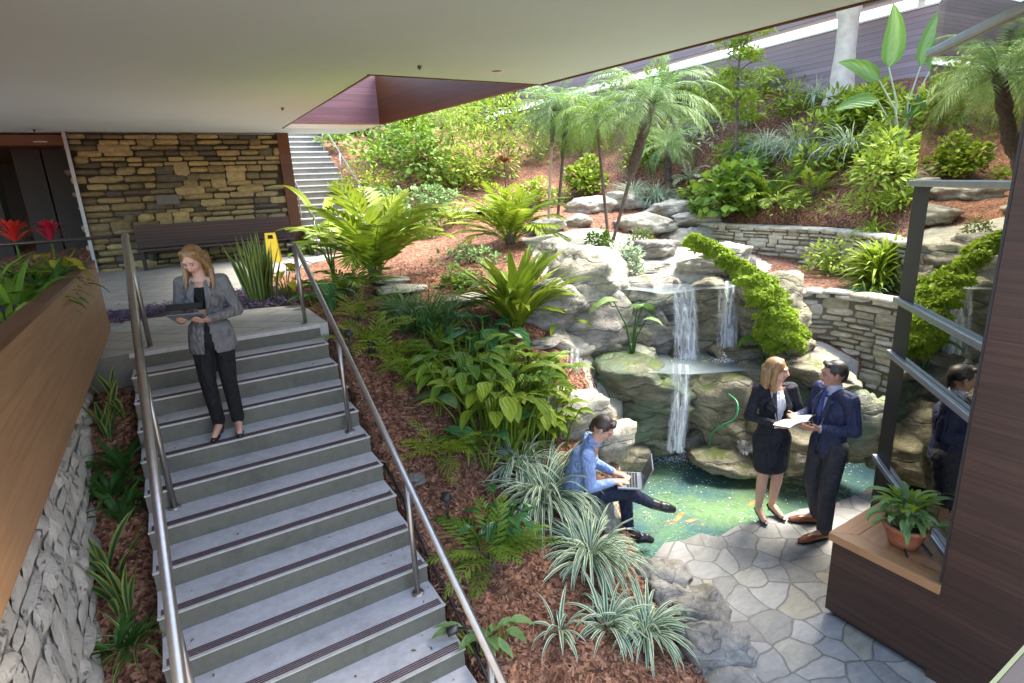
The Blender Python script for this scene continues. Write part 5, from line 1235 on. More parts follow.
# moss and creeping green on boulders
def moss_mat(spine, seed, lab, n, bulge=.035):
    """a carpet draped over the rocks: spine of (px, py, distance, half width in px)"""
    r = random.Random(seed); c0 = at_dist(*spine[len(spine)//2][:3]); mb = MB(); nu, nv = 22, 60; S = np.array(spine, float); ts = np.linspace(0, len(spine)-1, nv+1); rows = []
    for j, t in enumerate(ts):
        px, py, D, hw = [float(np.interp(t, range(len(spine)), S[:, k])) for k in range(4)]; p = at_dist(px, py, D)-c0; k = (p+c0).length/FPX; side = Vector((.852,-.521,0)); out = Vector((-.52,-.70,.48)).normalized(); row = []
        hw *= .62+.7*noise.noise(Vector((t*1.7, seed, 0)))
        for i in range(nu+1):
            u = i/nu*2-1; q = p+side*(u*hw*k+.03*noise.noise(Vector((t*3, u*2, seed+9))))+out*(bulge*sqrt(max(0, 1-u*u))-.07*abs(u)**3)-UP*(.05*u*u)
            q += out*(.055*noise.noise(q*5.5+Vector((seed,0,0)))+.03*noise.noise(q*13)); row.append(q); mb.vert(q, (.35+.3*noise.noise(q*6), .2, .2))
        rows.append(row)
    for j in range(nv):
        for i in range(nu): a = j*(nu+1)+i; mb.face(a, a+1, a+nu+2, a+nu+1)
    for _ in range(n):
        fj = r.uniform(0, nv-.01); u = r.uniform(-1,1)*(1+.12*r.gauss(0,1)); fi = min(nu-.01, max(0, (u+1)/2*nu)); j = int(fj); i = int(fi); a, b = rows[j][i], rows[j+1][i+1]; q = a.lerp(b, r.random()); nn = (rows[j][i+1]-a).cross(rows[j+1][i]-a).normalized()
        if nn.dot(Vector((-.5,-.7,.5))) < 0: nn = -nn
        pn = noise.noise(q*7)
        if pn < -.3: continue
        leaf(mb, q, (nn+Vector((r.uniform(-1,1), r.uniform(-1,1), r.uniform(-1,.5)))).normalized(), nn, r.uniform(.016,.06), r.uniform(.012,.028), min(1, max(0, .5+.7*noise.noise(q*4)+r.gauss(0,.2))))
    plant('moss_mat', lab, 'moss', c0, [('foliage', mb, LM['moss'])])
moss_mat([(722,256,7.72,8),(735,262,7.68,17),(748,270,7.60,22),(760,280,7.52,25),(769,292,7.46,27),(776,304,7.42,30),(783,316,7.38,31),(789,328,7.35,25),(797,340,7.33,14),(803,347,7.33,4)], 731, 'bright green moss mat flowing down over the boulder right of the falls', 11000)
moss_mat([(690,238,8.0,8),(700,242,7.95,15),(712,247,7.9,17),(724,253,7.82,10)], 732, 'small bright moss patch above the right waterfall', 3000, .08)
moss_mat([(758,322,7.42,6),(764,332,7.38,13),(772,343,7.36,12),(778,350,7.36,4)], 733, 'olive moss patch hanging at the lower end of the bright moss mat', 1500, .08)
# taro growing in the water
mb = MB(); ms = MB(); r = random.Random(740)
pb = at_dist(632,362,7.35)
for az, H, L, w, tl in ((2.6,.85,.5,.30,.1),(.2,.75,.42,.22,-.3),(-1.0,.6,.3,.14,.3),(4.2,.8,.3,.14,.9)): bigleaf(mb, ms, (0,0,0), az, H, L, w, r, .3, tl, True)
plant('water_taro', 'dark stemmed taro with big drooping leaves before the left rocks of the cliff', 'plant', pb, [('foliage', mb, LM['blue']), ('stem', ms, LM['deep'])])
mb = MB(); ms = MB()
for az, H, L, w, tl in ((2.6,.5,.34,.18,.1),(.4,.55,.3,.16,-.1),(-1.5,.4,.26,.14,.3)): bigleaf(mb, ms, (0,0,0), az, H, L, w, r, .3, tl, True)
plant('water_taro', 'small taro in the basin right of the falls', 'plant', at_dist(764,375,7.45), [('foliage', mb, LM['green']), ('stem', ms, LM['deep'])])

# ---- landing bed
r = random.Random(750); mb = MB(); pz = Vector((.98, 8.25, ZL-.03))
for i in range(46): a = r.uniform(0, 2*pi); d = r.uniform(0,.2); blade(mb, (cos(a)*d, sin(a)*d, 0), a, r.uniform(.6,1.0), .07, r.uniform(1.3,1.56), r.uniform(0,.2), r, 6, wpos=.45, fold=.35, twist=r.uniform(-.8,.8))
plant('snake_plant', 'upright snake plant clump on the landing bed behind the woman with tablet', 'plant', pz, [('foliage', mb, LM['snake'])])
r = random.Random(751); mb = MB()
for i in range(5200):
    x = r.uniform(-.9,1.34); y = r.uniform(7.7,9.5)
    if noise.noise(Vector((x*1.7, y*1.7, 4))) < -.12 or not in_poly(np.array([x]), np.array([y]), BED)[0]: continue
    a = r.uniform(0, 2*pi); leaf(mb, Vector((x, y, ZL-.02+r.uniform(0,.07))), Vector((cos(a), sin(a), r.uniform(.1,.9))), UP, r.uniform(.03,.08), r.uniform(.015,.03), r.random())
o = obj('ground_cover', mb, LM['purple']); tag(o, 'low purple ground cover across the landing bed', 'ground cover', kind='stuff')
leafy_clump(0,0, 12, .42, .30, .12, 'croton', 752, 'yellow striped croton right of the snake plant', name='croton', spread=.12, pos=Vector((1.38, 8.75, ZL-.03)))

# ---- strip beside the left of the stair
SB = [(108,378,.34,'dark striped leaf tuft at the top of the strip left of the stair'),(118,420,.5,'tall curved leaf plant second from the top in the left strip'),(104,440,.42,'snake plant against the rubble wall, upper third of the strip'),(122,470,.48,'dense snake plant in the middle of the left strip'),(112,500,.45,'dark leaf plant below the dense snake plant'),
 (124,520,.42,'broad dark plant close to the stair edge, middle of the strip'),(108,585,.5,'yellow edged snake plant leaning on the rubble wall'),(126,615,.46,'yellow edged snake plant nearer the stairs'),(135,650,.40,'spidery striped plant near the bottom of the strip'),(118,655,.34,'dark low plant near the bottom by the rubble wall')]
for i, (px, py, L, lab) in enumerate(SB):
    r = random.Random(760+i); p = at_z(px, py, -2.0)
    # intersect with the strip's slope
    for _ in range(30):
        g = ground(max(-.80, min(-.52, p.x)), p.y); p = at_z(px, py, p.z*.6+g*.4)
    p.x = max(-.76, min(-.54, p.x)); p.z = ground(p.x, p.y); mb = MB()
    if i in (0, 8): tuft(mb, (0,0,0), 26, L, .022, r, (.5,1.3), (.8,2.0), .03, 6, .3)
    elif i in (3, 4, 5, 9): tuft(mb, (0,0,0), 20, L, .055, r, (.6,1.45), (.5,1.6), .06, 6, .45)
    else:
        for q in range(8): blade(mb, (r.uniform(-.05,.05), r.uniform(-.05,.05), 0), r.uniform(0,2*pi), L*r.uniform(.7,1.1), .055, r.uniform(1.1,1.5), r.uniform(.1,1.0), r, 7, wpos=.5, fold=.3, twist=r.uniform(-1,1))
    plant('snake_plant' if i not in (0,8) else 'spider_plant', lab, 'plant', p, [('foliage', mb, LM['snake' if i not in (3,4,5,9) else 'deep'])])

# ---- planter plants on the left
def bromeliad(pos, s, mat, seed, lab):
    r = random.Random(seed); mb = MB(); tuft(mb, (0,0,0), 22, .42*s, .055*s, r, (.7,1.4), (.4,1.4), .03, 6, .4); mf = MB()
    for i in range(26): a = i*2.4; blade(mf, (0,0,(.40+i*.006)*s), a, (.24-.004*i)*s, .045*s, r.uniform(.5,1.3), r.uniform(.1,.8), r, 4, wpos=.45)
    ms = MB(); ms.tube([(0,0,0),(0,0,.56*s)], [.012,.010], 6)
    root = plant('bromeliad', lab, 'flower', pos, [('foliage', mb, LM['green']), ('flower', mf, LM[mat]), ('stem', ms, LM['green'])]); return root
bromeliad(Vector((-1.22,7.1,-.70)) , 1.0, 'red', 771, 'bright red bromeliad at the left of the tan planter')
bromeliad(Vector((-.96,7.15,-.70)), .95, 'crimson', 772, 'crimson bromeliad further back in the tan planter')
PL = [((-1.0,5.2,-.72),'lush strap leaves at the near end of the planted part of the planter','green',.6),((-1.25,5.6,-.72),'strap leaf plant between the two red bromeliads','green',.66),((-.98,5.9,-.72),'dark strap plant near the planter rim','deep',.46),((-1.6,5.5,-.72),'green plant behind the bright red bromeliad','green',.5),
 ((-.98,6.6,-.72),'dark leafy plant near the far corner of the planter','deep',.42),((-1.5,6.4,-.72),'plant behind the crimson bromeliad','green',.62),((-1.9,5.9,-.72),'green plant at the back left of the planter','green',.66),((-1.35,4.5,-.72),'low green plant just behind the planter divider','lime',.25),((-1.0,4.75,-.72),'low lime plant next to the divider','lime',.22),((-1.75,4.9,-.72),'leafy plant left of the bright red bromeliad','green',.4)]
for i, (p, lab, mat, L) in enumerate(PL):
    r = random.Random(780+i); mb = MB(); tuft(mb, (0,0,0), 46, L, .06, r, (.4,1.4), (.6,2.0), .14, 5, .45)
    plant('strap_leaf_plant', lab, 'plant', Vector(p), [('foliage', mb, LM[mat])])
leafy_clump(0,0, 9, .30, .30, .10, 'croton', 795, 'yellow striped croton at the far corner of the planter', name='croton', spread=.1, pos=Vector((-.90,6.75,-.72)))

# ---- potted plant on the oak top
pp = Vector((4.40, 1.70, -2.77)); pot = empty('potted_plant', pp); tag(pot, 'green leafy plant in a terracotta pot on the oak top', 'potted plant')
mb = MB(); mb.lathe([(0,.0),(.095,.0),(.115,.06),(.145,.15),(.157,.155),(.157,.185),(.14,.185),(.135,.16),(0,.155)], 28); pb_ = obj('pot', mb, M['terracotta'], pot, True)
mb = MB(); mb.lathe([(.118,.162),(.0,.168)], 20); obj('soil', mb, M['soil'], pb_)
r = random.Random(801); mb = MB()
for i in range(75):
    az = i*2.399; d0 = r.uniform(.02,.16); zz = r.uniform(.22,.40)-d0*.3; mb.tube([(cos(az)*.03, sin(az)*.03, .15), (cos(az)*d0*.8, sin(az)*d0*.8, zz*.8), (cos(az)*d0, sin(az)*d0, zz)], .003, 4, (.6,0,0), False)
    blade(mb, (cos(az)*d0, sin(az)*d0, zz), az+r.uniform(-.8,.8), r.uniform(.12,.22), .042, r.uniform(-.1,1.3), r.uniform(.8,1.9), r, 6, wpos=.4, fold=.3, twist=r.uniform(-.8,.8))
obj('foliage', mb, LM['blue'], pot); mb = MB()
for i in range(26):
    az = i*2.399; blade(mb, (cos(az)*.06, sin(az)*.06, .30), az, r.uniform(.12,.22), .045, r.uniform(.5,1.5), r.uniform(.5,1.4), r, 6, wpos=.45)
obj('young_leaves', mb, LM['lime'], pot)
mb = MB(); mb.tube([(-.16,-.10,.012),(.17,.13,.012)], .008, 6); mb.tube([(.0,-.19,.012),(.17,-.02,.012)], .007, 6); st = obj('pot_stand', mb, M['black'], pot)

# ---- small garden fittings
def path_light(px, py, h, lab):
    p = P(px, py); root = empty('path_light', p); tag(root, lab, 'garden light')
    mb = MB(); mb.tube([(0,0,-.05),(0,0,h)], .011, 8); obj('stake', mb, M['black'], root, True)
    mb = MB(); mb.lathe([(0,h+.06),(.03,h+.055),(.055,h+.01),(.05,h),(.02,h-.01),(0,h-.01)], 14); obj('lamp_head', mb, M['black'], root, True)
path_light(352,363,.30,'black path light left of the small ferns near the stairs'); path_light(372,360,.16,'short black path light between small ferns'); path_light(448,520,.2,'black path light low in the mulch left of the fern clump')
p = P(480,660); root = empty('path_light', p); tag(root, 'bent black spotlight on a stake beside the lower handrail', 'garden light')
mb = MB(); mb.tube([(0,0,-.05),(0,0,.26),(-.12,.06,.28)], .009, 8); obj('stake', mb, M['black'], root, True)
mb = MB(); mb.tube([(-.12,.06,.28),(-.19,.09,.26)], [.028,.034], 12); obj('lamp_head', mb, M['metal_dark'], root, True)
mb = MB(); mb.tube([(1.33,4.6,ground(1.33,4.6)+.03),(1.345,4.2,ground(1.345,4.2)+.03),(1.33,3.7,ground(1.33,3.7)+.03),(1.36,3.1,ground(1.36,3.1)+.03),(1.35,2.4,ground(1.35,2.4)+.03)], .012, 6)
o = obj('garden_cable', mb, M['black'], None, True); tag(o, 'black cable lying along the right edge of the stair', 'cable')
# yellow floor sign behind the snake plant
sp0 = Vector((1.93, 13.2, ZL)); sg = empty('floor_sign', sp0, -.3); tag(sg, 'yellow folding floor sign standing at the back of the landing', 'sign')
for s in (-1, 1):
    mb = MB(); z0, z1 = .0, .64; w0, w1 = .15, .105; y0, y1 = .14*s, .015*s; t = .008*s
    def pt3(x, f): return (x, y0+(y1-y0)*f, z1*f)
    def quad(x0, x1, f0, f1, k0=None, k1=None):
        k0 = k0 or (x0, x1); a = pt3(k0[0], f0); b_ = pt3(k0[1], f0); k1 = k1 or (x0, x1); c = pt3(k1[1], f1); d = pt3(k1[0], f1)
        mb.add([a,b_,c,d]+[(q[0], q[1]+t, q[2]) for q in (a,b_,c,d)], [(0,1,2,3),(7,6,5,4),(0,1,5,4),(1,2,6,5),(2,3,7,6),(3,0,4,7)])
    quad(0,0,.06,.80,(-w0,w0),(-w1*1.12,w1*1.12)); quad(0,0,.80,1,(-w1*1.12,-w1*.55),(-w1,-w1*.5)); quad(0,0,.80,1,(w1*.55,w1*1.12),(w1*.5,w1)); quad(0,0,.93,1,(-w1*.52,w1*.52),(-w1*.5,w1*.5)); quad(0,0,0,.06,(-w0,-w0*.6),(-w0,-w0*.6)); quad(0,0,0,.06,(w0*.6,w0),(w0*.6,w0))
    obj('panel', mb, M['yellow'], sg)

# ------------------------------------------------------------------ people
def V3(*a): return Vector(a)
def capsule(mb, p0, p1, r0, r1, wide=1.0, wd=None, n=16, capk=4):
    p0 = Vector(p0); p1 = Vector(p1); ax = p1-p0; L = ax.length; t = ax.normalized() if L > 1e-5 else Vector((0,0,1))
    a = Vector(wd) if wd is not None else (t.cross(Vector((0,1,0))) if abs(t.y) < .9 else t.cross(Vector((1,0,0)))); a = (a-t*a.dot(t)).normalized(); c = t.cross(a)
    prof_ = [(-r0*cos(pi/2*k/capk), r0*sin(pi/2*k/capk)) for k in range(capk+1)]+[(L+r1*sin(pi/2*k/capk), r1*cos(pi/2*k/capk)) for k in range(capk+1)]
    b = len(mb.v)
    for z, r in prof_:
        for k in range(n): an = 2*pi*k/n; mb.vert(p0+t*z+a*(r*wide*cos(an))+c*(r*sin(an)))
    for i in range(len(prof_)-1):
        for k in range(n): k2 = (k+1) % n; mb.face(b+i*n+k, b+i*n+k2, b+(i+1)*n+k2, b+(i+1)*n+k)
def ell(mb, c, s, rot=None, n=18, m=12):
    b = len(mb.v); R = rot or Matrix.Identity(3)
    for i in range(m+1):
        th = pi*i/m
        for k in range(n): an = 2*pi*k/n; mb.vert(Vector(c)+R @ Vector((s[0]*sin(th)*cos(an), s[1]*sin(th)*sin(an), s[2]*cos(th))))
    for i in range(m):
        for k in range(n): k2 = (k+1) % n; mb.face(b+i*n+k, b+(i+1)*n+k, b+(i+1)*n+k2, b+i*n+k2)
def skin(name, mb, mat, parent, voxel=.008, smooth=3, cut=None, fine=None):
    me = bpy.data.meshes.new(name+'_raw'); me.from_pydata(mb.v, [], mb.f); o = bpy.data.objects.new(name, me); COL.objects.link(o)
    m = o.modifiers.new('r', 'REMESH'); m.mode = 'VOXEL'; m.voxel_size = voxel
    if smooth: s = o.modifiers.new('s', 'SMOOTH'); s.factor = .5; s.iterations = smooth
    dg = bpy.context.evaluated_depsgraph_get(); me2 = bpy.data.meshes.new_from_object(o.evaluated_get(dg)); o.modifiers.clear(); o.data = me2; bpy.data.meshes.remove(me)
    if cut:
        bm = bmesh.new(); bm.from_mesh(me2); dele = [f for f in bm.faces if cut(f.calc_center_median())]; bmesh.ops.delete(bm, geom=dele, context='FACES'); bm.to_mesh(me2); bm.free()
    me2.polygons.foreach_set('use_smooth', [True]*len(me2.polygons)); me2.materials.clear(); me2.materials.append(mat); me2.name = name
    o.parent = parent; return o
def hand(mb, w, d, nrm, s=1.0, curl=.5, right=True, thumb_side=None):
    """palm and five fingers; w wrist, d finger direction, nrm palm normal (the side fingers curl to)"""
    w = Vector(w); d = Vector(d).normalized(); nrm = Vector(nrm); nrm = (nrm-d*nrm.dot(d)).normalized(); sd = d.cross(nrm) if right else nrm.cross(d)   # towards the thumb
    capsule(mb, w-d*.01, w+d*.075*s, .022*s, .020*s, 1.75, sd)
    for i, (off, L) in enumerate(((.030,.070),(.010,.080),(-.011,.074),(-.030,.058))):
        a = w+d*.085*s+sd*off*s; c1 = curl*.7; d1 = (d*cos(c1)+nrm*sin(c1)+sd*off*2.5).normalized(); k = a+d1*L*.52*s; c2 = curl*1.7; d2 = (d*cos(c2)+nrm*sin(c2)).normalized()
        capsule(mb, a-d*.02*s, k, .0095*s, .0085*s, n=10); capsule(mb, k, k+d2*L*.48*s, .0085*s, .0068*s, n=10)
    t0 = w+d*.02*s+sd*.025*s; t1 = t0+(sd*.75+d*.75+nrm*.25).normalized()*.042*s; t2 = t1+(d*.9+sd*.2+nrm*.4).normalized()*.032*s
    capsule(mb, t0, t1, .013*s, .0105*s, n=10); capsule(mb, t1, t2, .0105*s, .008*s, n=10)
SKIN = mat_plain('skin', (.52,.30,.21), .5, 0, .06, 12, .03)
SKIN2 = mat_plain('skin_tan', (.40,.22,.15), .5, 0, .06, 12, .03)
EYE = mat_plain('eye_dark', (.03,.02,.015), .2, 0, 0, 5, 0); EYEW = mat_plain('eye_white', (.30,.25,.22), .3, 0, 0, 5, 0); LIP = mat_plain('lips', (.38,.11,.09), .4, 0, .05, 9, 0); LIPM = mat_plain('lips_muted', (.30,.13,.09), .5, 0, .05, 9, 0)
def cloth(name, c, rough=.85, wr=10, var=.18):
    m, n, l, bs = newmat(name); v = coords(n, l); f = noisy(n, l, v, wr, 4, .6, .8); r = ramp(n, [(.3, tuple(x*(1-var) for x in c)), (.7, tuple(x*(1+var) for x in c))]); l.new(f, r.inputs[0]); l.new(r.outputs[0], bs.inputs['Base Color'])
    bs.inputs['Roughness'].default_value = rough; bs.inputs['Specular IOR Level'].default_value = .25
    f2 = noisy(n, l, coords(n, l, (1,1,.55)), 13, 3, .5, 1.4); bump(n, l, f2, bs, .9, .05); return m
def hairmat(name, c1, c2):
    m, n, l, bs = newmat(name); f = noisy(n, l, coords(n, l, (90,90,7)), 1, 4, .6, .4); r = ramp(n, [(.3, c1), (.7, c2)]); l.new(f, r.inputs[0]); l.new(r.outputs[0], bs.inputs['Base Color']); bs.inputs['Roughness'].default_value = .38; bump(n, l, f, bs, .5, .01); return m
def head_frame(look, tilt=0):
    f = Vector(look).normalized(); r = f.cross(UP).normalized(); u = r.cross(f); R = Matrix((r, f, u)).transposed()
    return R @ Matrix.Rotation(tilt, 3, 'Y')
def head_parts(mb, hc, R, s=1.0, male=False):
    g = lambda x, y, z: hc+R @ (Vector((x, y, z))*s)
    ell(mb, g(0,-.012,.022), (.074*s,.092*s,.092*s), R); ell(mb, g(0,.02,-.03), (.060*s,.070*s,.078*s), R)
    ell(mb, g(0,.052,-.082), (.030*s if not male else .036*s,.030*s,.026*s), R)
    capsule(mb, g(0,.086,.015), g(0,.103,-.028), .009*s, .0145*s, n=10); ell(mb, g(0,.094,-.034), (.018*s,.012*s,.009*s), R)
    for q in (-1, 1):
        ell(mb, g(q*.077,-.008,-.008), (.010*s,.020*s,.031*s), R); ell(mb, g(q*.036,.062,-.022), (.024*s,.022*s,.026*s), R)
        capsule(mb, g(q*.014,.083,.030), g(q*.048,.074,.030), .009*s, .008*s, n=8)
    ell(mb, g(0,.080,-.058), (.024*s,.014*s,.014*s), R)
def face_parts(parent, hc, R, s=1.0, hairc=None, lip=None):
    g = lambda x, y, z: hc+R @ (Vector((x, y, z))*s)
    for q in (-1, 1):
        m = MB(); ell(m, g(q*.031,.078,.004), (.0125*s,.008*s,.0045*s), R, 12, 8); e = obj('eye', m, EYEW, parent, True)
        m = MB(); ell(m, g(q*.031,.0850,.004), (.0062*s,.003*s,.0046*s), R, 10, 6); obj('iris', m, EYE, e, True)
        m = MB(); capsule(m, g(q*.016,.0925,.026), g(q*.047,.083,.028), .0034*s, .0026*s, n=8); obj('eyebrow', m, hairc, parent, True)
    m = MB(); capsule(m, g(-.020,.0885,-.056), g(0,.0955,-.054), .0035*s, .0048*s, n=8); capsule(m, g(.020,.0885,-.056), g(0,.0955,-.054), .0035*s, .0048*s, n=8); capsule(m, g(-.012,.090,-.062), g(.012,.090,-.062), .0045*s, .0045*s, n=8); obj('lips', m, lip or LIP, parent, True)
def strands(mb, hc, R, pts_fn, n, r, w=.006):
    for i in range(n): mb.tube(pts_fn(i/(n-1) if n > 1 else 0, i), [w, w*1.2, w*1.1, w*.5][:4], 5)

def limb(mb, a, b, r0, r1, **k): capsule(mb, a, b, r0, r1, **k)
def base_body(J, s=1.0, male=False, hands=True, R=None, shoulder=.05):
    mb = MB(); sh = J.get('side', Vector((1,0,0)))
    capsule(mb, J['pel']-UP*.02, J['pel']+UP*.03, .095, .092, 1.35, sh); capsule(mb, J['pel'], J['waist'], .092, .082, 1.3, sh); capsule(mb, J['waist'], J['chest'], .084, .100, 1.35, sh)
    capsule(mb, J['chest'], J['neck']-UP*.05, .10, .06, 1.4, sh)
    capsule(mb, J['shR'], J['shL'], .05, .05); capsule(mb, J['neck']-UP*.04, J['head']-(J['head']-J['neck'])*.25, .050 if not male else .058, .047 if not male else .056)
    for q in 'RL':
        limb(mb, J['sh'+q], J['el'+q], .046, .037); limb(mb, J['el'+q], J['wr'+q], .037, .025)
        limb(mb, J['hip'+q], J['kn'+q], .082, .056); cm = J['kn'+q].lerp(J['an'+q], .35); limb(mb, J['kn'+q], cm, .052, .052); limb(mb, cm, J['an'+q], .052, .032); limb(mb, J['an'+q]-UP*.02, J['to'+q], .034, .026, wide=1.15)
    return mb

# ---- woman with tablet
def woman_tablet():
    root = empty('person', (.185, 5.20, ZL-4*RI), radians(163)); root.scale = (.96,.96,.965); tag(root, 'woman in grey blazer and black trousers reading a tablet on the stairs', 'person')
    J = dict(pel=V3(0,0,.95), waist=V3(0,.01,1.09), chest=V3(0,.0,1.27), neck=V3(0,-.005,1.45), head=V3(.02,.035,1.585), shR=V3(.158,-.01,1.395), shL=V3(-.158,-.01,1.395),
      elR=V3(.225,-.035,1.13), wrR=V3(.15,.19,1.12), elL=V3(-.24,-.01,1.13), wrL=V3(-.04,.215,1.11), hipR=V3(.085,0,.92), hipL=V3(-.085,0,.92), knR=V3(.085,.05,.53), knL=V3(-.075,.02,.53), anR=V3(.085,-.02,.12), anL=V3(-.075,-.03,.12), toR=V3(.105,.115,.045), toL=V3(-.10,.10,.045))
    R = head_frame((.22,.85,-.50)); mb = base_body(J); head_parts(mb, J['head'], R, .98)
    hand(mb, J['wrR'], V3(-.25,.9,.10), V3(-.3,.1,.95), .95, .35, True); hand(mb, J['wrL'], V3(.35,.9,.15), V3(.3,.1,.95), .95, .35, False)
    body = skin('body', mb, SKIN, root, .0065, 2)
    hm = hairmat('blonde_hair', (.09,.045,.015), (.30,.165,.05)); face_parts(root, J['head'], R, .98, hm)
    blz = cloth('grey_blazer', (.15,.147,.14)); blk = cloth('black_cloth', (.013,.013,.014), .8)
    mb = MB(); capsule(mb, V3(0,0,.96), V3(0,.0,1.09), .118, .098, 1.32, (1,0,0)); capsule(mb, V3(0,0,1.09), V3(0,.0,1.28), .098, .116, 1.34, (1,0,0)); capsule(mb, V3(0,-.005,1.28), V3(0,-.012,1.40), .113, .062, 1.45, (1,0,0)); capsule(mb, J['shR']+V3(0,0,.002), J['shL']+V3(0,0,.002), .060, .060); capsule(mb, V3(0,.0,.84), V3(0,0,.99), .136, .122, 1.46, (1,0,0))
    ell(mb, V3(.075,.085,1.24), (.06,.045,.06)); ell(mb, V3(-.075,.085,1.24), (.06,.045,.06))
    for q in 'RL': limb(mb, J['sh'+q], J['el'+q], .058, .050); limb(mb, J['el'+q], J['wr'+q].lerp(J['el'+q], .12), .050, .036)
    def cut(c):
        if c.z < .80: return True
        if c.y < .03: return False
        w = .015+(c.z-1.06)*.20 if c.z > 1.06 else .015+(1.06-c.z)*.13
        return abs(c.x) < w
    j = skin('blazer', mb, blz, root, .009, 4, cut); sm = j.modifiers.new('s', 'SOLIDIFY'); sm.thickness = .008
    mb = MB()
    for s in (-1, 1): mb.add([V3(s*.018,.140,1.07), V3(s*.05,.150,1.17), V3(s*.095,.125,1.31), V3(s*.055,.07,1.425), V3(s*.035,.085,1.40), V3(s*.045,.150,1.24)], [(0,1,5),(1,2,5),(2,3,4),(2,4,5)]);
    lp = obj('lapel', mb, blz, j); sm = lp.modifiers.new('s', 'SOLIDIFY'); sm.thickness = .007
    for q in 'RL':
        mb = MB(); a = J['wr'+q].lerp(J['el'+q], .10); d = (J['wr'+q]-J['el'+q]).normalized(); mb.tube([a-d*.012, a+d*.010], [.041,.040], 14); obj('cuff', mb, blz, j, True)
    mb = MB(); capsule(mb, V3(0,.0,.95), V3(0,.0,1.10), .104, .090, 1.28, (1,0,0)); capsule(mb, V3(0,0,1.10), V3(0,.0,1.28), .090, .106, 1.3, (1,0,0)); capsule(mb, V3(0,0,1.28), V3(0,.0,1.34), .104, .07, 1.3, (1,0,0)); skin('top', mb, blk, root, .009, 3, lambda c: c.z > 1.36)
    mb = MB(); capsule(mb, V3(0,0,.90), V3(0,.0,1.0), .115, .104, 1.28, (1,0,0))
    for q in 'RL': limb(mb, J['hip'+q], J['kn'+q], .094, .068); limb(mb, J['kn'+q], J['an'+q]+V3(0,-.01,.02), .066, .056)
    skin('trousers', mb, blk, root, .009, 3)
    sh = mat_plain('black_leather', (.012,.012,.013), .3, 0, .1, 9, 0)
    for q in 'RL':
        a, t = J['an'+q], J['to'+q]; mb = MB(); d = (t-a); d.z = 0; d.normalize(); h0 = V3(a.x, a.y, 0)-d*.02
        capsule(mb, t-d*.04+V3(0,0,-.015), t+d*.035-UP*.02, .032, .018, 1.15, d.cross(UP)); capsule(mb, t-d*.04-UP*.02, h0+UP*.06, .024, .022, 1.2, d.cross(UP)); capsule(mb, h0+UP*.07-d*.01, h0+UP*.045-d*.012, .033, .02); capsule(mb, h0+UP*.04-d*.02, h0+UP*.006-d*.02, .011, .006)
        skin('shoe', mb, sh, root, .006, 1, lambda c, a=a, d=d: c.z > .085 or (c.z > .05 and (c-a).dot(d) > .03 and (c-a).dot(d) < .11 and False))
    # hair: parted, falling over both shoulders
    hc = J['head']; mb = MB(); g = lambda x, y, z: hc+R @ Vector((x, y, z))
    ell(mb, g(0,-.022,.032), (.082,.095,.090), R)
    for s in (-1, 1):
        capsule(mb, g(s*.050,.02,.080), g(s*.080,.010,.0), .026, .021); capsule(mb, g(s*.082,.008,.0), V3(s*.095,.02,1.50), .022, .027); capsule(mb, V3(s*.095,.02,1.50), V3(s*.105,.05,1.39), .028, .020); capsule(mb, V3(s*.105,.05,1.39), V3(s*.10,.075,1.34), .02, .010); capsule(mb, g(s*.05,-.07,-.02), V3(s*.07,-.07,1.36), .05, .04)
    capsule(mb, g(0,-.085,0), V3(0,-.09,1.36), .055, .04)
    skin('hair', mb, hm, root, .007, 2, lambda c: (R.transposed() @ (c-hc)).y > .066 and abs((R.transposed() @ (c-hc)).x) < .05 and (R.transposed() @ (c-hc)).z < .075)
    mb = MB(); mb.tube([V3(.06*cos(a)*1.0, .05+.055*max(0,sin(a))*.8, 1.425-.05*max(0,-cos(a*1.0-pi/2)+1)*.3-.02*sin(a)) for a in np.linspace(0, pi, 10)], .003, 6); obj('necklace', mb, M['metal'], root, True)
    return root, J
wroot, WJ = woman_tablet()
# the tablet in her hands
bpy.context.view_layer.update(); tb = empty('tablet', wroot.matrix_basis @ V3(.06,.315,1.165), radians(163)); tag(tb, 'grey tablet held in both hands by the woman on the stairs', 'tablet')
def rbox(lo, hi, rx): 
    mb = MB(); mb.box(lo, hi); R = Matrix.Rotation(rx, 3, 'X'); mb.v = [tuple(R @ Vector(v)) for v in mb.v]; return mb
obj('case', rbox((-.125,-.09,-.006), (.125,.09,.002), .45), M['alu'], tb, bevel=.004); obj('screen', rbox((-.115,-.08,.0022), (.115,.08,.0034), .45), mat_plain('tablet_screen', (.05,.055,.06), .1, 0, .05, 4, 0), tb)
obj('cover_flap', rbox((-.127,.092,-.006), (.127,.098,.05), .9), M['black'], tb)

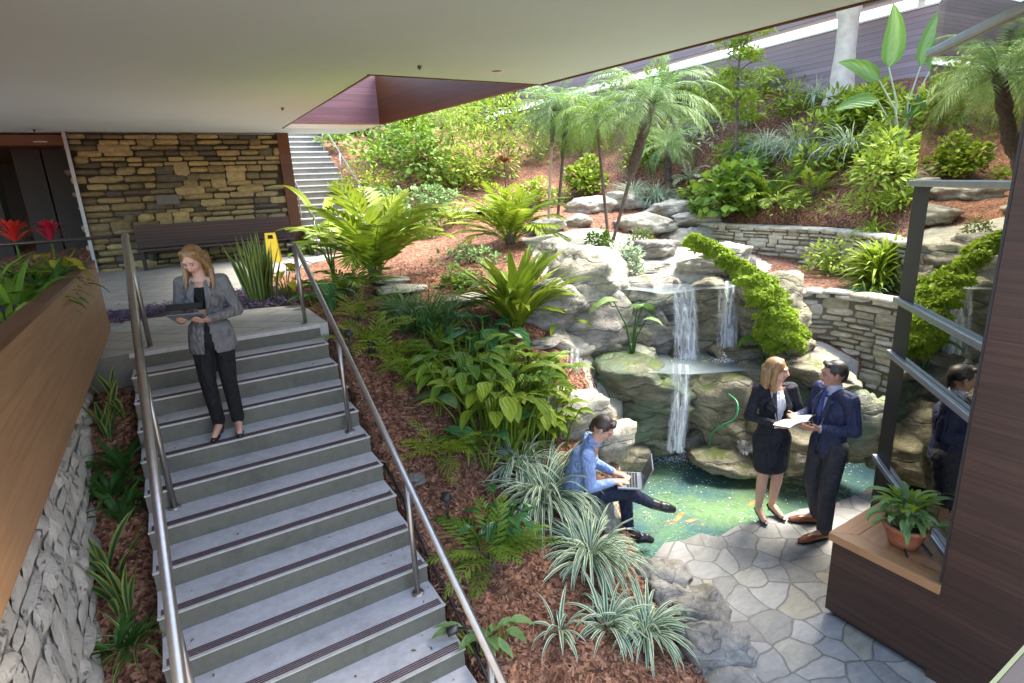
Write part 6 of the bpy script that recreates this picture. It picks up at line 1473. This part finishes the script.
# ---- woman in dark jacket and skirt
def woman_suit():
    root = empty('person', (4.97, 3.22, ZP), radians(152)); root.scale = (1.06,1.06,1.04); tag(root, 'woman in black jacket and skirt holding papers at the pool edge', 'person')
    J = dict(pel=V3(0,0,.95), waist=V3(0,.0,1.10), chest=V3(0,-.01,1.28), neck=V3(0,-.01,1.455), head=V3(.01,.012,1.60), shR=V3(.160,-.01,1.40), shL=V3(-.160,-.01,1.40),
      elR=V3(.245,-.0,1.14), wrR=V3(.08,.21,1.13), elL=V3(-.245,.02,1.14), wrL=V3(-.14,.24,1.13), hipR=V3(.080,0,.92), hipL=V3(-.080,0,.92), knR=V3(.075,.03,.53), knL=V3(-.075,.03,.53), anR=V3(.075,-.01,.12), anL=V3(-.085,-.05,.12), toR=V3(.08,.13,.045), toL=V3(-.12,.085,.045))
    R = head_frame((-.78,.60,-.08)); R0 = R; mb = base_body(J); head_parts(mb, J['head'], R, .98)
    hand(mb, J['wrR'], V3(-.2,.95,.1), V3(-.5,.1,.8), .95, .6, True); hand(mb, J['wrL'], V3(.0,.95,.1), V3(.5,.1,.8), .95, .6, False)
    skin('body', mb, SKIN, root, .0065, 2); hm = hairmat('light_brown_hair', (.13,.07,.03), (.36,.22,.10)); face_parts(root, J['head'], R, .98, hm)
    jk = cloth('dark_jacket', (.016,.017,.024), .7); wht = cloth('white_blouse', (.62,.64,.70), .7)
    mb = MB(); capsule(mb, V3(0,0,.93), V3(0,.0,1.10), .122, .097, 1.30, (1,0,0)); capsule(mb, V3(0,0,1.10), V3(0,-.01,1.28), .097, .116, 1.34, (1,0,0)); capsule(mb, V3(0,-.01,1.28), V3(0,-.012,1.405), .113, .062, 1.45, (1,0,0)); capsule(mb, J['shR'], J['shL'], .060, .060)
    ell(mb, V3(.07,.08,1.25), (.06,.045,.06)); ell(mb, V3(-.07,.08,1.25), (.06,.045,.06))
    for q in 'RL': limb(mb, J['sh'+q], J['el'+q], .058, .049); limb(mb, J['el'+q], J['wr'+q].lerp(J['el'+q], .12), .049, .036)
    def cut(c):
        if c.z < .86: return True
        if c.y < .03: return False
        return abs(c.x) < (.03+abs(c.z-1.12)*.17)
    j = skin('jacket', mb, jk, root, .009, 4, cut); sm = j.modifiers.new('s', 'SOLIDIFY'); sm.thickness = .008
    mb = MB()
    for s in (-1, 1): mb.add([V3(s*.035,.135,1.12), V3(s*.06,.15,1.20), V3(s*.098,.12,1.32), V3(s*.055,.065,1.435), V3(s*.035,.08,1.41), V3(s*.052,.15,1.25)], [(0,1,5),(1,2,5),(2,3,4),(2,4,5)])
    lp = obj('lapel', mb, jk, j); sm = lp.modifiers.new('s', 'SOLIDIFY'); sm.thickness = .007
    mb = MB(); capsule(mb, V3(0,.0,.95), V3(0,.0,1.10), .108, .092, 1.28, (1,0,0)); capsule(mb, V3(0,0,1.10), V3(0,.0,1.28), .092, .108, 1.3, (1,0,0)); capsule(mb, V3(0,0,1.28), V3(0,.0,1.37), .104, .066, 1.3, (1,0,0)); skin('blouse', mb, wht, root, .009, 3, lambda c: c.z > 1.40)
    mb = MB(); capsule(mb, V3(0,0,1.0), V3(0,0,.90), .106, .122, 1.34, (1,0,0)); capsule(mb, V3(0,0,.90), V3(0,.02,.60), .124, .112, 1.52, (1,0,0)); skin('skirt', mb, jk, root, .009, 3, lambda c: c.z < .545)
    sh = mat_plain('black_patent', (.012,.012,.013), .25, 0, .1, 9, 0)
    for q in 'RL':
        a, t = J['an'+q], J['to'+q]; mb = MB(); d = (t-a); d.z = 0; d.normalize(); h0 = V3(a.x, a.y, 0)-d*.02
        capsule(mb, t-d*.03+V3(0,0,-.015), t+d*.04-UP*.022, .031, .015, 1.15, d.cross(UP)); capsule(mb, t-d*.04-UP*.022, h0+UP*.05, .020, .018, 1.3, d.cross(UP)); capsule(mb, h0+UP*.07-d*.01, h0+UP*.055-d*.012, .031, .02); capsule(mb, h0+UP*.045-d*.02, h0+UP*.006-d*.02, .010, .005)
        skin('shoe', mb, sh, root, .006, 1, lambda c: c.z > .085)
    hc = J['head']; mb = MB(); g = lambda x, y, z: hc+R @ Vector((x, y, z)); ell(mb, g(0,-.022,.030), (.087,.098,.098), R)
    for s in (-1, 1):
        capsule(mb, g(s*.055,.02,.080), g(s*.086,.0,.0), .028, .026); capsule(mb, g(s*.086,.0,.0), g(s*.092,-.0,-.11), .030, .030); capsule(mb, g(s*.092,0,-.11), g(s*.085,.02,-.19), .030, .018); capsule(mb, g(s*.045,-.07,-.02), g(s*.06,-.07,-.19), .05, .036)
    capsule(mb, g(0,-.085,0), g(0,-.085,-.19), .055, .038)
    skin('hair', mb, hm, root, .007, 2, lambda c: (R.transposed() @ (c-hc)).y > .066 and abs((R.transposed() @ (c-hc)).x) < .052 and (R.transposed() @ (c-hc)).z < .078)
    return root
w2 = woman_suit()
# ---- man in navy suit
def man_suit():
    root = empty('person', (5.20, 2.76, ZP), radians(70)); root.scale = (1.06,1.06,1.02); tag(root, 'dark haired man in navy suit and tan shoes beside the wooden counter', 'person')
    J = dict(pel=V3(0,0,.98), waist=V3(0,.0,1.12), chest=V3(0,-.01,1.32), neck=V3(0,-.01,1.52), head=V3(0,.03,1.665), shR=V3(.185,-.01,1.46), shL=V3(-.185,-.01,1.46),
      elR=V3(.25,.01,1.18), wrR=V3(.16,.24,1.20), elL=V3(-.25,-.02,1.18), wrL=V3(-.12,.23,1.19), hipR=V3(.095,0,.95), hipL=V3(-.095,0,.95), knR=V3(.115,.04,.52), knL=V3(-.115,.06,.52), anR=V3(.12,-.06,.10), anL=V3(-.12,.06,.10), toR=V3(.17,.10,.04), toL=V3(-.13,.24,.04))
    R = head_frame((.42,.85,-.12)); mb = base_body(J, male=True); head_parts(mb, J['head'], R, 1.05, True)
    hand(mb, J['wrR'], V3(-.3,.95,.05), V3(-.6,.1,.7), 1.05, .6, True); hand(mb, J['wrL'], V3(.2,.95,.05), V3(.6,.1,.7), 1.05, .6, False)
    skin('body', mb, SKIN2, root, .0065, 2); hm = hairmat('black_hair', (.012,.010,.008), (.05,.04,.03)); face_parts(root, J['head'], R, 1.05, hm, LIPM)
    jk = cloth('navy_suit', (.030,.038,.085), .65); tr = cloth('charcoal_trousers', (.045,.045,.052), .8); st = cloth('pale_blue_shirt', (.42,.47,.62), .7)
    mb = MB(); capsule(mb, V3(0,0,.90), V3(0,.0,1.12), .130, .120, 1.30, (1,0,0)); capsule(mb, V3(0,0,1.12), V3(0,-.01,1.32), .120, .134, 1.34, (1,0,0)); capsule(mb, V3(0,-.01,1.32), V3(0,-.012,1.46), .130, .072, 1.5, (1,0,0)); capsule(mb, J['shR'], J['shL'], .070, .070)
    for q in 'RL': limb(mb, J['sh'+q], J['el'+q], .070, .058); limb(mb, J['el'+q], J['wr'+q].lerp(J['el'+q], .12), .058, .042)
    def cut(c):
        if c.z < .82: return True
        if c.y < .07: return False
        return abs(c.x) < (.012+max(0, c.z-1.12)*.20+max(0, 1.0-c.z)*.15)
    j = skin('jacket', mb, jk, root, .009, 4, cut); sm = j.modifiers.new('s', 'SOLIDIFY'); sm.thickness = .008
    mb = MB()
    for s in (-1, 1): mb.add([V3(s*.016,.150,1.13), V3(s*.05,.162,1.23), V3(s*.105,.135,1.37), V3(s*.065,.07,1.49), V3(s*.04,.09,1.47), V3(s*.045,.160,1.28)], [(0,1,5),(1,2,5),(2,3,4),(2,4,5)])
    lp = obj('lapel', mb, jk, j); sm = lp.modifiers.new('s', 'SOLIDIFY'); sm.thickness = .007
    mb = MB(); capsule(mb, V3(0,.0,.97), V3(0,.0,1.12), .112, .108, 1.28, (1,0,0)); capsule(mb, V3(0,0,1.12), V3(0,.0,1.34), .108, .118, 1.18, (1,0,0)); capsule(mb, V3(0,0,1.34), V3(0,.0,1.44), .112, .066, 1.15, (1,0,0)); capsule(mb, V3(0,-.005,1.46), V3(0,.005,1.545), .070, .062)
    sh_ = skin('shirt', mb, st, root, .009, 3, lambda c: c.z > 1.565)
    mb = MB(); mb.add([V3(-.018,.085,1.50), V3(.018,.085,1.50), V3(.014,.118,1.46), V3(-.014,.118,1.46), V3(-.026,.145,1.32), V3(.026,.145,1.32), V3(.0,.145,1.12)], [(0,1,2,3),(3,2,5,4),(4,5,6)]); t = obj('tie', mb, cloth('blue_tie', (.05,.07,.22), .5), root); sm = t.modifiers.new('s', 'SOLIDIFY'); sm.thickness = .012
    for q in 'RL': mb = MB(); a = J['wr'+q].lerp(J['el'+q], .07); d = (J['wr'+q]-J['el'+q]).normalized(); mb.tube([a-d*.01, a+d*.018], [.036,.035], 14); obj('cuff', mb, st, sh_, True)
    mb = MB(); capsule(mb, V3(0,0,.93), V3(0,.0,1.04), .120, .114, 1.28, (1,0,0))
    for q in 'RL': limb(mb, J['hip'+q], J['kn'+q], .102, .080); limb(mb, J['kn'+q], J['an'+q]+V3(0,-.0,.0), .078, .066)
    skin('trousers', mb, tr, root, .009, 3, lambda c: c.z < .045)
    sm_ = mat_plain('tan_leather', (.20,.065,.025), .3, 0, .15, 9, .02); sol = M['black']
    for q in 'RL':
        a, t = J['an'+q], J['to'+q]; mb = MB(); d = (t-a); d.z = 0; d.normalize(); h0 = V3(a.x, a.y, .035)-d*.035
        capsule(mb, h0+UP*.012, V3(t.x, t.y, .040), .040, .038, 1.1, d.cross(UP)); capsule(mb, V3(t.x, t.y, .038), V3(t.x, t.y, .030)+d*.075, .038, .024, 1.2, d.cross(UP)); capsule(mb, a-UP*.02, a+d*.04-UP*.035, .046, .036)
        s_ = skin('shoe', mb, sm_, root, .007, 1, lambda c: c.z < .010)
        mb = MB(); sd = d.cross(UP); pts = [h0-d*.045, h0-d*.03+sd*.035, V3(t.x,t.y,0)+sd*.045, V3(t.x,t.y,0)+d*.075+sd*.03, V3(t.x,t.y,0)+d*.102, V3(t.x,t.y,0)+d*.075-sd*.03, V3(t.x,t.y,0)-sd*.045, h0-d*.03-sd*.035]; mb.prism([tuple(p.xy) for p in pts], .002, .014); obj('sole', mb, sol, s_)
    hc = J['head']; mb = MB(); g = lambda x, y, z: hc+R @ (Vector((x, y, z))*1.05); ell(mb, g(0,-.020,.036), (.081*1.05,.092*1.05,.088*1.05), R); capsule(mb, g(-.04,.05,.092), g(.04,.05,.092), .024, .024); capsule(mb, g(0,-.075,.01), g(0,-.062,-.055), .045, .04)
    for s in (-1, 1): capsule(mb, g(s*.072,.01,.03), g(s*.072,.008,-.004), .014, .008)
    skin('hair', mb, hm, root, .006, 2, lambda c: (R.transposed() @ (c-hc)).y > .045 and (R.transposed() @ (c-hc)).z < .07)
    return root
m2 = man_suit()
# papers between them
bpy.context.view_layer.update(); pc = (w2.matrix_basis @ V3(-.06,.31,1.17)+m2.matrix_basis @ V3(.06,.34,1.22))/2
pg = empty('papers', pc, radians(-175)); tag(pg, 'white printed sheets held between the couple', 'papers')
def text_mat():
    m, n, l, bs = newmat('printed_paper'); v = coords(n, l, (1,1,1)); w = n.new('ShaderNodeTexBrick'); w.inputs['Scale'].default_value = 1; w.inputs['Brick Width'].default_value = .045; w.inputs['Row Height'].default_value = .016; w.inputs['Mortar Size'].default_value = .0045
    w.inputs['Color1'].default_value = (.42,.43,.46,1); w.inputs['Color2'].default_value = (.62,.63,.66,1); w.inputs['Mortar'].default_value = (.72,.73,.75,1); l.new(v, w.inputs['Vector']); l.new(w.outputs[0], bs.inputs['Base Color']); bs.inputs['Roughness'].default_value = .7; return m
TM = text_mat()
for i, (ox, rz_, tl) in enumerate(((-.10,.12,.28),(.09,-.2,.22))):
    mb = MB(); nx = 8
    for a in range(nx+1):
        for b_ in (0, 1): x = (a/nx-.5)*.27; mb.vert((x, (b_-.5)*.19, .02*sin(a/nx*pi)))
    for a in range(nx): mb.face(a*2, a*2+2, a*2+3, a*2+1)
    R = Matrix.Rotation(rz_, 3, 'Z') @ Matrix.Rotation(tl, 3, 'X'); mb.v = [tuple(R @ Vector(v)+V3(ox,0,i*.012)) for v in mb.v]; s_ = obj('sheet', mb, TM, pg); sm = s_.modifiers.new('s', 'SOLIDIFY'); sm.thickness = .002

# ---- seated man with laptop
def man_seated():
    root = empty('person', (2.99, 3.97, ZP), radians(-130)); root.scale = (1.06,1.06,1.04); tag(root, 'man in light blue shirt and dark jeans seated on a boulder with a laptop', 'person')
    J = dict(pel=V3(0,0,.60), waist=V3(0,.035,.75), chest=V3(0,.10,.95), neck=V3(0,.17,1.13), head=V3(.0,.26,1.26), shR=V3(.185,.13,1.07), shL=V3(-.185,.13,1.07), elR=V3(.23,.15,.79), wrR=V3(.09,.36,.775), elL=V3(-.24,.17,.79), wrL=V3(-.06,.38,.775),
      hipR=V3(.09,.02,.58), hipL=V3(-.09,.02,.56), knR=V3(.05,.46,.66), knL=V3(-.11,.46,.56), anR=V3(-.12,.70,.44), anL=V3(-.09,.50,.13), toR=V3(-.13,.85,.39), toL=V3(-.11,.66,.06))
    R = head_frame((.10,.75,-.62)); mb = base_body(J, male=True); head_parts(mb, J['head'], R, 1.03, True)
    hand(mb, J['wrR'], V3(-.3,.9,-.1), V3(-.1,0,-1), 1.05, .35, False); hand(mb, J['wrL'], V3(.3,.9,-.1), V3(.1,0,-1), 1.05, .35, True)
    skin('body', mb, SKIN, root, .0065, 2); hm = hairmat('dark_brown_hair', (.02,.013,.009), (.07,.045,.03)); face_parts(root, J['head'], R, 1.03, hm, LIPM)
    st = cloth('light_blue_shirt', (.24,.33,.56), .8, 14); jn = cloth('dark_jeans', (.018,.024,.045), .85)
    mb = MB(); capsule(mb, V3(0,-.01,.60), V3(0,.02,.74), .122, .120, 1.28, (1,0,0)); capsule(mb, V3(0,.02,.74), V3(0,.09,.95), .120, .126, 1.36, (1,0,0)); capsule(mb, V3(0,.09,.95), V3(0,.135,1.07), .124, .066, 1.5, (1,0,0)); capsule(mb, J['shR'], J['shL'], .062, .062); capsule(mb, J['neck']-V3(0,.02,.07), J['neck']-V3(0,.005,.0), .072, .064)
    for q in 'RL': limb(mb, J['sh'+q], J['el'+q], .064, .054); limb(mb, J['el'+q], J['wr'+q].lerp(J['el'+q], .15), .054, .038)
    s_ = skin('shirt', mb, st, root, .008, 3, lambda c: c.z < .51)
    mb = MB(); 
    for s in (-1, 1): mb.add([V3(s*.005,.245,1.085), V3(s*.055,.22,1.10), V3(s*.075,.13,1.165), V3(s*.06,.15,1.185), V3(s*.02,.235,1.135)], [(0,1,4),(1,2,3,4)])
    c_ = obj('collar', mb, st, s_); sm = c_.modifiers.new('s', 'SOLIDIFY'); sm.thickness = .008
    mb = MB(); capsule(mb, V3(0,.0,.58), V3(0,.0,.60), .118, .116, 1.3, (1,0,0))
    for q in 'RL': limb(mb, J['hip'+q], J['kn'+q], .096, .074); limb(mb, J['kn'+q], J['an'+q].lerp(J['kn'+q], .06), .070, .052)
    skin('jeans', mb, jn, root, .008, 3)
    sh = mat_plain('dark_leather_shoe', (.015,.014,.016), .35, 0, .1, 9, .02)
    for q in 'RL':
        a, t = J['an'+q], J['to'+q]; mb = MB(); d = (t-a).normalized(); dn = Vector((d.z*0, 0, -1)) if q == 'L' else (J['an'+q]-J['kn'+q]).normalized(); hb = a+dn*.055-d*.02 if q == 'R' else V3(a.x, a.y, .045)-V3(0,.03,0)
        tt = t+(d*.06 if q == 'R' else V3(0,.05,-.02)); capsule(mb, hb, t, .046, .043, 1.08); capsule(mb, t, tt, .043, .030, 1.2); capsule(mb, a, a.lerp(t, .45), .052, .046)
        skin('shoe', mb, sh, root, .007, 2, (lambda c: c.z < .006) if q == 'L' else None)
    hc = J['head']; mb = MB(); g = lambda x, y, z: hc+R @ (Vector((x, y, z))*1.03); ell(mb, g(0,-.020,.036), (.083,.095,.090), R); capsule(mb, g(-.04,.045,.092), g(.04,.045,.092), .026, .026); capsule(mb, g(0,-.075,.01), g(0,-.062,-.055), .046, .04)
    for s in (-1, 1): capsule(mb, g(s*.072,.01,.03), g(s*.073,.008,-.004), .014, .009)
    skin('hair', mb, hm, root, .006, 2, lambda c: (R.transposed() @ (c-hc)).y > .045 and (R.transposed() @ (c-hc)).z < .07)
    return root
sr = man_seated()
bpy.context.view_layer.update(); lt = empty('laptop', sr.matrix_basis @ V3(.01,.50,.745), radians(-132)); tag(lt, 'open grey laptop on the seated man\'s lap', 'laptop')
mb = MB(); mb.box((-.16,-.115,-.008), (.16,.115,.008)); obj('keyboard_base', mb, M['alu'], lt, bevel=.003)
obj('screen_lid', rbox((-.16,0,-.004), (.16,.22,.004), 1.15), M['alu'], lt).location = (0,.115,.01); obj('display', rbox((-.15,.01,.0045), (.15,.21,.006), 1.15), mat_plain('laptop_display', (.03,.035,.045), .15, 0, .05, 4, 0), lt).location = (0,.115,.01)
mb = MB()
for i in range(12):
    for j in range(4): mb.box((-.14+i*.0237, -.03+j*.026, .008), (-.14+i*.0237+.019, -.03+j*.026+.02, .0105))
obj('keys', mb, M['black'], lt)
